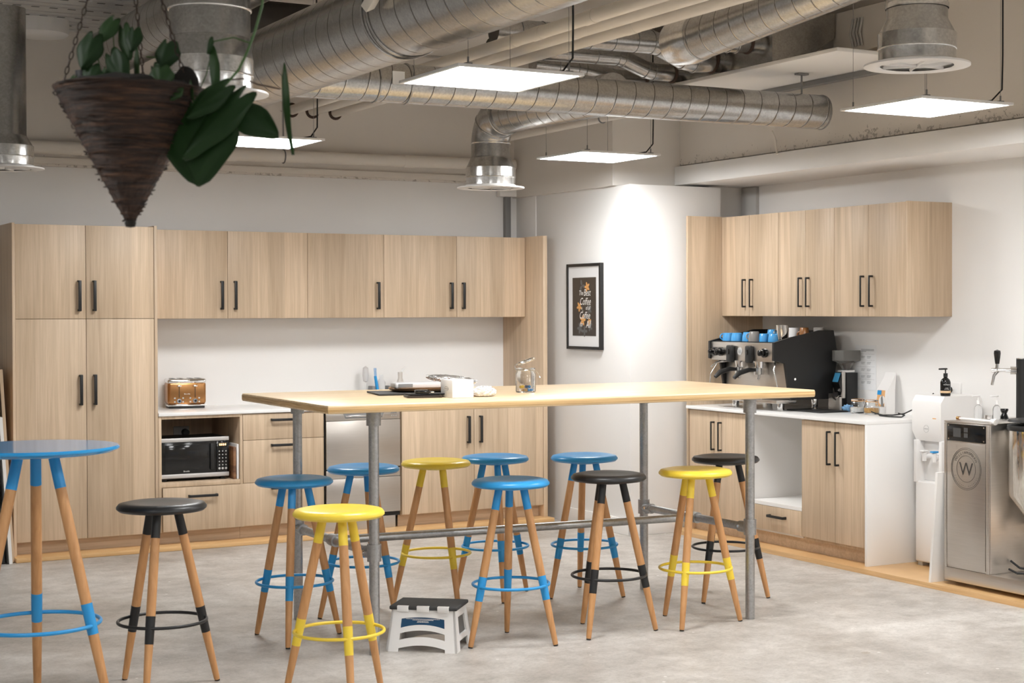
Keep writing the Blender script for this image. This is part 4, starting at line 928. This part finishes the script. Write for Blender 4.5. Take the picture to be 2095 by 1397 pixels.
# ================================================================ CEILING PANEL LIGHTS
def panel_light(x, y, label, zl=None, zr=None):
    zl = zl or ZC; zr = zr or ZC
    z = 2.6; t = thing('panel_light', label, 'ceiling light', (x, y, z), 'suspended square panel lights')
    h = .30
    L(MB().box(-h+.017, h-.017, -h+.017, h-.017, 0, .004), 'diffuser', EMIT, t)
    L(MB().box(-h, h, -h, -h+.017, -.001, .012, .001).box(-h, h, h-.017, h, -.001, .012, .001).box(-h, -h+.017, -h+.017, h-.017, -.001, .012, .001).box(h-.017, h, -h+.017, h-.017, -.001, .012, .001).box(-h+.016, h-.016, -h+.016, h-.016, .0045, .012), 'frame', WHITE, t)
    q = MB(); g = MB()
    for sx_ in (-1, 1):
        for sy_ in (-1, 1):
            q.cyl((sx_*.24, sy_*.27, .03), (sx_*.24, sy_*.27, (zl if sx_ < 0 else zr)-2.6), .0011, n=6); g.cyl((sx_*.24, sy_*.27, .012), (sx_*.24, sy_*.27, .045), .0045, n=8)
            g.box(sx_*.24-.015, sx_*.24+.015, sy_*.27-.01, sy_*.27+.01, .012, .020)
    L(q, 'suspension_wire', GREY, t); L(g, 'wire_grip', GREY, t)
    L(MB().tube([(.05, .1, .02), (.12, .0, .035), (.2, -.1, .022), (.25, -.2, .03), (.27, -.25, .08), (.27, -.255, .25), (.265, -.26, .55), (.27, -.25, ZC-2.6)], .0045, 8), 'cable', RUBBER, t)
    return t
lights = [(3.20, 6.27, 'bright square panel light at top centre above the bar table'), (5.455, 9.135, 'small square panel light over the far corner, in front of the column'), (5.555, 6.11, 'bright square panel light at the upper right by the round vent'),
          (3.19, 9.28, 'square panel light partly hidden behind the hanging plant leaf')]
for (x, y, lab), zl in zip(lights, (2.712, 3.14, None, 2.712)): proto = panel_light(x, y, lab, zl)
for i, (x, y) in enumerate([(-.3, 4.4), (5.5, 3.1), (3.2, 3.1), (.9, 1.8), (5.5, .1), (3.2, .1)]):  # unseen lamps; the two leftmost stand off the grid, added to brighten that side
    o = copy_tree(proto); o.location = (x, y, 2.6)
    o['label'] = 'unseen square panel light outside the camera view, lighting the room'

# ================================================================ DUCTS AND PIPES
def straight(root_label, cat, name, p0, p1, r, mat, rings=(), ringr=.006, parent=None):
    """spiral duct with its own local Z along the run"""
    p0, p1 = Vector(p0), Vector(p1); d = p1-p0; Lh = d.length; x, y, z = frame_z(d)
    mb = MB(); n = 56
    mb.tube([(0, 0, 0), (0, 0, Lh)], r, n)
    o = mb.build(name, mat, None)
    MM = Matrix((x, y, z)).transposed().to_4x4(); MM.translation = p0
    if parent is None: o.matrix_world = MM
    else:
        o.parent = parent; o.matrix_local = Matrix.Translation(-parent.location) @ MM
    return o
def duct_thing(label, loc): return thing('ventilation_duct', label, 'duct', loc)
def ringpath(c, d, r, n=48):
    x, y, z = frame_z(d); c = Vector(c); return [c+(x*math.cos(2*PI*i/n)+y*math.sin(2*PI*i/n))*r for i in range(n)]
def bead(root, c, d, r, mat=None, tk=.006): MB().tube(ringpath(c, d, r), tk, 8, closed=True).build('collar_ring', mat or GALV, root)
# big duct
t = duct_thing('largest spiral duct running diagonally overhead across the top', (2.911, 9, 2.905))
straight('', '', 'spiral_pipe', (2.911, 11.3, 2.905), (2.911, 1.0, 2.905), .196, DUCT, parent=t)
bead(t, (2.911, 6.55, 2.905), (0, 1, 0), .198); bead(t, (2.911, 6.49, 2.905), (0, 1, 0), .198)
# cross duct
t = duct_thing('long spiral duct running left to right, ending open above the corner', (3.2, 8.0, 2.82))
straight('', '', 'spiral_pipe', (2.96, 8.045, 2.82), (6.36, 7.93, 2.82), .106, DUCTS, parent=t)
bead(t, (3.58, 8.025, 2.82), (1, -.03, 0), .108); bead(t, (3.40, 8.03, 2.82), (1, -.03, 0), .108); bead(t, (6.35, 7.931, 2.82), (1, -.03, 0), .106, GREY, .003)
MB().cyl((6.20, 7.93, 2.925), (6.20, 7.93, 3.06), .006).build('hanger_rod', GREY, t)
MB().box(6.16, 6.24, 7.91, 7.95, 3.04, 3.05).build('hanger_plate', GREY, t)
MB().box(3.46, 3.53, 7.918, 7.924, 2.80, 2.87).build('sticker', PAPER, t)
# ceiling outlets
def outlet(x, y, z, top, label, rn, dir_=None, run=None, neck=.13):
    t = thing('ceiling_vent', label, 'air vent', (x, y, z))
    R = .225
    MT = Matrix.Translation((x, y, z))
    MB().lathe([(R-.07, 0), (R-.055, -.006), (R, -.002), (R, .006), (.17, .012), (.168, .02)], 56, MT).build('flange', WHITE, t)
    q = MB().lathe([(0, .008), (.05, .004), (.15, .012), (.158, .022), (0, .026)], 48, MT)
    for k in range(6):
        a = 2*PI*k/6; q.box(0, .15, -.002, .002, -.004, .010, M=MT @ Matrix.Rotation(a, 4, 'Z'))
    q.build('diffuser_cone', WHITE, t)
    MB().lathe([(.164, .012), (.164, .13), (.1665, .135), (.1665, .075), (.1665, .07)], 56, MT).build('collar', GALVB, t)
    MB().tube([(x+.165*math.cos(a), y+.165*math.sin(a), z+.07) for a in [2*PI*i/56 for i in range(56)]], .004, 8, closed=True).build('collar_ring', GALVB, t)
    MB().lathe([(.165, .13), (neck+.004, .19), (neck, .20), (neck, top-z)], 56, MT).build('neck', GALV, t)
    return t
# right vent
t = outlet(4.73, 5.257, 2.637, 2.99, 'round white ceiling vent on a steel duct at the top right', 1)
MB().lathe([(.134, 0), (.1345, .02), (.131, .025)], 48, Matrix.Translation((4.73, 5.257, 2.88))).build('neck_band', GALVB, t)
pts = [(4.73, 5.257, 2.95)]+arc((4.73, 5.43, 3.00), (0, -1, 0), (0, 0, 1), .173, 0, PI/2, 8)
MB().tube(pts, .126, 40).build('elbow', GALV, t)
straight('', '', 'spiral_pipe', (4.73, 5.42, 3.12), (4.73, 6.93, 3.00), .118, DUCTS, parent=t)
MB().tube([(4.73, 6.88, 3.0), (4.73, 6.95, 3.0), (4.73, 7.03, 3.0), (4.73, 7.10, 3.0)], [.118, .128, .126, .118], 44).build('end_collar', GALVB, t)
# left vent with cross branch to the big duct
t = outlet(1.925, 6.175, 2.444, 2.80, 'round white ceiling vent directly behind the hanging planter', 1, neck=.155)
MB().tube([(1.925, 6.175, 2.66), (1.925, 6.175, 3.3)], .156, 48).build('riser', GALV, t)
bead(t, (1.925, 6.175, 2.77), (0, 0, 1), .157, GALVB, .005)
# middle vent
t = outlet(4.922, 9.643, 2.413, 2.62, 'round white ceiling vent hanging above the back wall cupboards', 1, neck=.134)
MB().tube([(4.922, 9.643, 2.58)]+arc((4.922, 9.46, 2.70), (0, 1, 0), (0, 0, 1), .183, 0, PI/2, 10)+[(4.922, 9.40, 2.885)], .130, 44).build('elbow', GALV, t)
bead(t, (4.922, 9.643, 2.71), (0, 0, 1), .131, GALVB, .005); bead(t, (4.922, 9.59, 2.83), (0, -1, 1), .131, GALV, .004); bead(t, (4.922, 9.42, 2.883), (0, 1, 0), .131, GALV, .005)
straight('', '', 'spiral_pipe', (4.922, 9.42, 2.885), (4.922, 8.06, 2.86), .122, DUCTS, parent=t)
# far left vent
t = outlet(1.869, 10.014, 2.447, 3.4, 'steel duct with round vent at the far left edge', 1, neck=.125)
# upper left duct, open end
t = duct_thing('spiral duct with open rim at the upper left, behind the planter', (2.5, 10, 3.34))
straight('', '', 'spiral_pipe', (2.62, 10.6, 3.26), (2.62, 5.5, 3.26), .15, DUCT, parent=t)
bead(t, (2.62, 10.6, 3.26), (0, 1, 0), .151, GALVB, .006)
t = duct_thing('dark wrapped duct crossing high behind the left vent and the big duct', (2.5, 9.6, 3.42))
straight('', '', 'wrapped_pipe', (2.85, 9.6, 3.40), (4.4, 9.6, 3.40), .11, plain('dark_duct_wrap', (.035, .032, .03), .5, .3), parent=t)
# duct cluster beside the air conditioner
def bent(label, pts, r, endc=True):
    t = duct_thing(label, pts[0]); 
    full = []
    for i, p in enumerate(pts):
        p = Vector(p)
        if 0 < i < len(pts)-1:
            a, b = Vector(pts[i-1]), Vector(pts[i+1]); da, db = (a-p).normalized()*r*.5, (b-p).normalized()*r*.5
            full += [p+da, p+db]
        else: full.append(p)
    MB().tube(full, r, 40).build('pipe', GALV, t)
    for i in range(1, len(full)-1): bead(t, full[i], full[i+1]-full[i-1], r+.001, GALV, .004)
    d = (Vector(pts[1])-Vector(pts[0])); k = int(d.length/.16)
    for j in range(1, k): bead(t, Vector(pts[0])+d*(j/k), d, r+.0005, GREY, .0022)
    bead(t, Vector(pts[-1])-Vector((.06, 0, 0)), (1, 0, 0), r+.003, BRONZE, .010)
    return t
bent('upper cranked steel duct feeding the ceiling air conditioner', [(4.3, 8.38, 3.225), (5.42, 8.38, 3.245), (5.66, 8.38, 3.15), (5.90, 8.38, 3.165)], .072)
bent('middle cranked steel duct feeding the ceiling air conditioner', [(4.5, 8.83, 3.205), (5.44, 8.83, 3.216), (5.66, 8.83, 3.14), (5.90, 8.83, 3.142)], .055)
bent('lowest steel duct just above the long cross duct, feeding the air conditioner', [(5.0, 9.19, 3.19), (5.35, 9.19, 3.18), (5.62, 9.19, 3.135), (5.90, 9.19, 3.142)], .060)
bent('short steel duct stub entering the air conditioner near its front', [(5.45, 8.0, 3.21), (5.60, 8.0, 3.21), (5.72, 8.0, 3.21), (5.90, 8.0, 3.22)], .058)
t = thing('air_conditioner', 'concealed ceiling air conditioner with steel plenum box above the corner', 'air conditioner', (6.1, 8.5, 3.08))
MB().prism([(7.86, 3.09), (7.86, 3.42), (10.0, 3.42), (10.0, 3.09)], 5.90, 6.02, 'x').build('plenum_box', GALV, t)
MB().prism([(5.90, 3.085), (6.10, 3.085), (6.38, 3.27), (6.38, 3.42), (5.90, 3.42)], 7.83, 7.86, 'y').build('plenum_end', GALV, t)
MB().box(5.84, 6.50, 7.15, 9.815, 3.052, 3.075, .004).build('drip_tray', WALL, t)
MB().box(6.39, 6.55, 7.30, 7.86, 3.16, 3.42, .003).build('casing', CEIL, t)
q = MB()
for k in range(4): q.tube([(6.385, 7.58+.028*k, 3.19), (6.375, 7.58+.028*k, 3.23), (6.375, 7.594+.028*k, 3.27), (6.375, 7.58+.028*k, 3.31), (6.385, 7.58+.028*k, 3.36)], .008, 8)
q.build('coil_bend', LGREY, t)
MB().box(6.44, 6.50, 7.0, 9.0, 3.02, 3.05).build('support_angle', GREY, t)
MB().cyl((6.52, 5.55, 2.86), (6.52, 5.55, 3.12), .008).build('hanger_rod', GREY, t)
# three parallel cream pipes
for x, lab in ((4.14, 'left'), (4.30, 'middle'), (4.48, 'right')):
    t = thing('ceiling_pipe', {'left': 'cream overhead pipe nearest the big duct, first of three parallel', 'middle': 'cream overhead pipe in the middle of three parallel pipes', 'right': 'cream overhead pipe farthest from the big duct, lowest edge of three'}[lab], 'pipe', (x, 11.3, 3.07))
    MB().cyl((x, 11.31, 3.07), (x, .5, 3.07), .035, n=28).build('pipe', CREAM, t)
    yy = {'left': (7.05, 7.6, 7.9), 'middle': (7.5,), 'right': (7.2,)}[lab]
    for y in yy: MB().cyl((x, y, 3.07), (x, y-.10, 3.07), .0375, n=28).build('coupling', CREAM, t)
    MB().lathe([(.036, 0), (.055, 0), (.05, .008), (.036, .008)], 20, Matrix.Translation((x, 11.318, 3.07)) @ Matrix.Rotation(PI/2, 4, 'X')).build('wall_hole', BRONZE, t)
# wall pipe and its drop
t = thing('wall_pipe', 'cream horizontal pipe along the top of the back wall', 'pipe', (4, 11.25, 2.72))
MB().tube([(1.2, 11.25, 2.70), (3, 11.25, 2.71), (4.5, 11.25, 2.725), (5.95, 11.25, 2.735)], .045, 28).build('pipe', CREAM, t)
for x in (2.6, 3.6, 5.0): MB().cyl((x, 11.25, 2.708+(x-2.6)*.008), (x+.09, 11.25, 2.708+(x-2.6)*.008), .048, n=28).build('coupling', CREAM, t)
MB().cyl((4.05, 11.25, 2.76), (4.05, 11.25, 3.42), .005).build('hanger_rod', GREY, t)
MB().tube(ringpath((4.05, 11.25, 2.72), (1, 0, 0), .048, 28), .005, 8, closed=True).build('clamp', GREY, t)
t = thing('branch_pipe', 'thin cream pipe dropping to the wall pipe beside the middle vent', 'pipe', (5.83, 11.2, 2.9))
MB().tube([(5.83, 8.2, 2.94), (5.83, 11.10, 2.935), (5.83, 11.2, 2.90), (5.83, 11.22, 2.78)], .028, 22).build('pipe', CREAM, t)
MB().cyl((5.83, 11.22, 2.86), (5.83, 11.22, 2.78), .033).build('coupling', CREAM, t)
MB().tube(ringpath((5.83, 9.7, 2.937), (0, 1, 0), .031, 24), .006, 8, closed=True).build('clamp', GREY, t)
# fixture on the ribbed deck
t = thing('surface_light', 'round white drum fitting on the ribbed ceiling at upper left', 'ceiling fitting', (2.26, 10.92, 3.5))
MB().lathe([(0, 0), (.17, 0), (.185, .012), (.19, .05), (.19, .10), (0, .10)], 56, Matrix.Translation((2.26, 10.92, 3.40))).build('drum', WHITE, t)
# cable tail by the cross duct's end
tag(MB().tube([(6.49, 8.62, 2.78), (6.50, 8.60, 2.73), (6.495, 8.58, 2.66), (6.49, 8.56, 2.62)], .008, 8).build('cable_tail', CREAM), 'loose cream cable end hanging over the bulkhead below the cross duct', 'cable')
tag(MB().box(.0, .05, -.02, .02, 0, .16, .004, M=Matrix.Translation((2.645, 6.36, 2.87)) @ Matrix.Rotation(1.1, 4, 'X') @ Matrix.Rotation(.5, 4, 'Z')).build('sensor_bracket', CREAM), 'cream bracket at the very top edge in front of the big duct', 'bracket')

# ================================================================ LEANING BOARDS, LEFT EDGE
def leaning(name, x0, x1, ya_, yb_, h, lean_, mat, label, extra=None):
    mb = MB().loft([[(x0, ya_, .001), (x1, ya_, .001), (x1, yb_, .001), (x0, yb_, .001)], [(x0-lean_, ya_, h), (x1-lean_, ya_, h), (x1-lean_, yb_, h), (x0-lean_, yb_, h)]])
    return tag(mb.build(name, mat), label, 'board')
leaning('leaning_panel', 2.008, 2.028, 10.64, 11.2, 1.23, .065, OAKD, 'wood-edged panel leaning in the gap left of the tall pantry')
leaning('leaning_panel', 1.984, 2.004, 10.58, 11.0, .93, .055, WHITEM, 'white edged board leaning left of the pantry, nearest of the panels')
leaning('leaning_panel', 1.930, 1.962, 10.60, 11.1, 1.20, .085, BLACK, 'dark panel leaning left of the white edged board')

# ================================================================ HANGING PLANTER
PX, PYY = 1.079, 4.137            # axis of the cone
Rh = Vector((math.cos(yaw), -math.sin(yaw), 0)); Fh = Vector((math.sin(yaw), math.cos(yaw), 0)); C0 = Vector((PX, PYY, 0))
K = .001258
def pw(u, v, c=0): return C0+Rh*((u-265)*K)+Fh*c+Vector((0, 0, 2.168-(v-183)*K))
t = thing('hanging_planter', 'cone shaped brown wicker hanging planter at the upper left', 'planter', (PX, PYY, 1.82))
q = MB(); rnd = random.Random(2); z0, z1 = 1.822, 2.168; n = 70; prof = []
for i in range(41):
    k = i/40; r = .006+.182*k**.95; prof.append((r+.0015*(i % 2), z0+(z1-z0)*k))
prof += [(.180, z1), (.172, z1-.02), (.0, z1-.06)]
q.lathe(prof, 72, Matrix.Translation((PX, PYY, 0)))
for v in q.bm.verts: v.co += Vector((rnd.gauss(0, .0012), rnd.gauss(0, .0012), rnd.gauss(0, .0014)))
bk = q.build('basket', WICKER, t, angle=180)
q = MB()
for i in range(150):       # loose wicker strands wound round the cone
    k = rnd.random()**.7; r = .010+.182*k**.95; a = rnd.uniform(0, 2*PI); la = rnd.uniform(.3, 1.4); zz = z0+(z1-z0)*k; dz = rnd.uniform(-.008, .008)
    pts = [(PX+(r+.0025+.003*math.sin(3*j))*math.cos(a+la*j/6), PYY+(r+.0025+.003*math.sin(3*j))*math.sin(a+la*j/6), zz+dz*j/6+rnd.uniform(-.001, .001)) for j in range(7)]
    q.tube(pts, [.0006, .0015, .0017, .0018, .0017, .0015, .0005], 5)
q.build('strands', WICKER, bk)
MB().lathe([(0, 0), (.012, .002), (.015, .012), (.011, .022), (0, .024)], 16, Matrix.Translation((PX, PYY, 1.812))).build('tip', SOIL, t)
def chain(pa, pb, rl=.011):
    pa, pb = Vector(pa), Vector(pb); d = pb-pa; m = int(d.length/(rl*1.75)); x, y, z = frame_z(d); q = MB()
    for i in range(m):
        c = pa+d*((i+.5)/m); s = x if i % 2 else y
        q.tube([c+z*(rl*math.cos(a))+s*(rl*.42*math.sin(a)) for a in [2*PI*j/12 for j in range(12)]], .0016, 6, closed=True)
    return q
top = pw(256, -250, 0)
for a in (pw(120, 181, .03), pw(262, 150, .15), pw(385, 178, -.02)): 
    chain(a, top).build('chain', plain('rusty_chain', (.045, .03, .022), .6, .5) if 'rusty_chain' not in bpy.data.materials else bpy.data.materials['rusty_chain'], t)
tag(MB().lathe([(0, 0), (.020, 0), (.027, .055), (.024, .055), (.018, .004), (0, .004)], 24, Matrix.Translation(pw(172, 190, .02))).build('plant_pot', BLACK), 'black plastic plant pot standing in the wicker planter at its left', 'pot')
pl = thing('trailing_plant', 'heart-leaved trailing vine growing out of the wicker planter', 'plant', tuple(pw(265, 183)))
def leaf(u0, v0, u1, v1, wpx, c=0, mat=LEAF, twist=0, fold=.25, curl=.15):
    """heart leaf from stalk end (u0,v0) to tip (u1,v1); coordinates are on the plant's own plane, c = depth"""
    a = pw(u0, v0, c); b = pw(u1, v1, c-.01); ax = b-a; Ln = ax.length; ax.normalize()
    nrm = -Fh; side = ax.cross(nrm).normalized()
    nn = (nrm*math.cos(twist)+side*math.sin(twist)); side = ax.cross(nn).normalized(); W = wpx*K/2
    twist *= .5; W *= 1.15 if wpx > 60 else 1.4; mb = MB(); rows = []; nr = 14; nc = 6
    for i in range(nr+1):
        s = i/nr; wv = W*(max(0, 1-((s-.30)/.70)**2)**.5*(1-.42*max(0, (s-.45)/.55)) if s >= .30 else 1-.25*((.30-s)/.30)**2)
        wv = max(wv, .0004)
        if s > .93: wv = W*.13*(1-s)/.07
        row = []
        for j in range(-nc, nc+1):
            f = j/nc; back = -.20*Ln*(1-s)**5*math.sin(PI*min(1, abs(f)*1.0))+.12*Ln*(1-s)**5*(1 if abs(f) > .95 else 0)   # lobes behind the stalk
            p = a+ax*(Ln*s+back)+side*(wv*f)+nn*(fold*W*abs(f)**1.3*-1+.0*s)-nn*(curl*Ln*(s-.4)**2)+nn*(.035*W*math.sin(abs(f)*9+s*7))
            row.append(mb.bm.verts.new(p))
        rows.append(row)
    for r0, r1 in zip(rows, rows[1:]):
        for j in range(2*nc): mb.bm.faces.new((r0[j], r0[j+1], r1[j+1], r1[j]))
    bmesh.ops.solidify(mb.bm, geom=list(mb.bm.faces), thickness=.0009)
    return mb.build('leaf', mat, pl, angle=180)
leaf(412, 235, 408, 386, 150, -.05, LEAF, .25, .12); leaf(500, 212, 385, 330, 70, -.09, LEAF, .5, .3); leaf(470, 190, 395, 250, 40, -.08, LEAF, .3)
leaf(492, 228, 575, 283, 52, -.04, LEAF, -.4, .3); leaf(576, 166, 590, 322, 26, -.02, LEAF2, 1.0, .3)
leaf(232, 46, 203, 92, 30, 0, LEAF2, .3); leaf(196, 84, 172, 148, 42, -.02, LEAF, .2); leaf(252, 64, 265, 128, 30, 0, LEAF2, .4); leaf(277, 68, 272, 112, 28, -.01, LEAF, .2)
leaf(240, 126, 270, 186, 46, -.06, LEAF, .5); leaf(282, 118, 284, 182, 24, -.03, LEAF2, 1.0); leaf(345, 96, 330, 148, 42, -.02, LEAF, .3, .5); leaf(352, 158, 353, 203, 38, -.12, LEAF2, .1)
leaf(324, 148, 342, 186, 26, -.05, LEAF, .6); leaf(430, 88, 426, 118, 18, -.02, LEAF, .9, .5); leaf(430, 120, 440, 218, 26, -.02, LEAF2, .8, .6); leaf(195, 140, 184, 178, 32, -.02, LEAF, .3); leaf(212, 143, 205, 180, 24, .02, LEAF2, .5)
leaf(384, 195, 368, 219, 20, -.10, LEAF2, .3); leaf(398, 182, 406, 224, 12, -.06, LEAF2, .9); leaf(153, 160, 142, 183, 14, 0, LEAF2, .3); leaf(655, -30, 656, 25, 58, -.2, LEAF, .2); leaf(228, 160, 236, 186, 26, -.05, LEAF, -.3); leaf(310, 168, 302, 190, 20, -.05, LEAF, .3)
def vine(pts, r, name='stem', mat=STEM): MB().tube([pw(*p) for p in pts], r, 8).build(name, mat, pl)
vine([(545, -60, -.02), (538, 20, -.02), (524, 70, -.02), (508, 112, -.02), (492, 150, -.03), (470, 178, -.04), (455, 198, -.05), (418, 240, -.05)], [.0035]*5+[.003]*3)
vine([(512, 95, -.02), (480, 84, -.02), (440, 92, -.02), (430, 90, -.02)], .0018); vine([(460, 172, -.03), (500, 168, -.03), (530, 180, -.03), (574, 188, -.02)], .0020, mat=BRONZE)
vine([(395, 215, 0), (410, 200, 0), (440, 215, -.03), (460, 195, -.04)], .003); vine([(300, 120, 0), (322, 122, 0), (325, 150, 0), (330, 178, 0)], .0022); vine([(372, 180, -.02), (400, 195, -.03), (420, 225, -.05)], .002)
for (u, v, u2, v2) in ((232, 46, 225, 190), (196, 84, 200, 190), (255, 66, 262, 190), (277, 70, 280, 190), (345, 98, 325, 190), (352, 160, 340, 190), (430, 120, 400, 192), (240, 128, 268, 192), (153, 162, 160, 192)):
    vine([(u, v, 0), ((u+u2)/2+4, (v+v2)/2, .01), (u2, v2, .02)], .0014)
vine([(235, 190, -.05), (250, 178, -.09), (262, 190, -.10), (240, 196, -.09)], .0016, 'root', BRONZE); vine([(380, 150, 0), (395, 165, -.02), (398, 185, -.02), (385, 178, -.02)], .003, 'root', plain('rust_root', (.16, .06, .025), .8))
tb = bmesh.new(); bmesh.ops.create_icosphere(tb, subdivisions=3, radius=1)
rn = random.Random(9)
for v in tb.verts: v.co = C0+Vector((v.co.x*.165, v.co.y*.165, 2.165+v.co.z*.032+rn.uniform(-.006, .006)))
q = MB(); q.merge(tb); q.build('soil', SOIL, t)
q = MB(); tb = bmesh.new(); bmesh.ops.create_icosphere(tb, subdivisions=3, radius=1)
for v in tb.verts: v.co = pw(378, 178, .0)+Vector((v.co.x*.035, v.co.y*.035, v.co.z*.045+rn.uniform(-.006, .006)))
q.merge(tb); q.build('root_ball', SOIL, t)
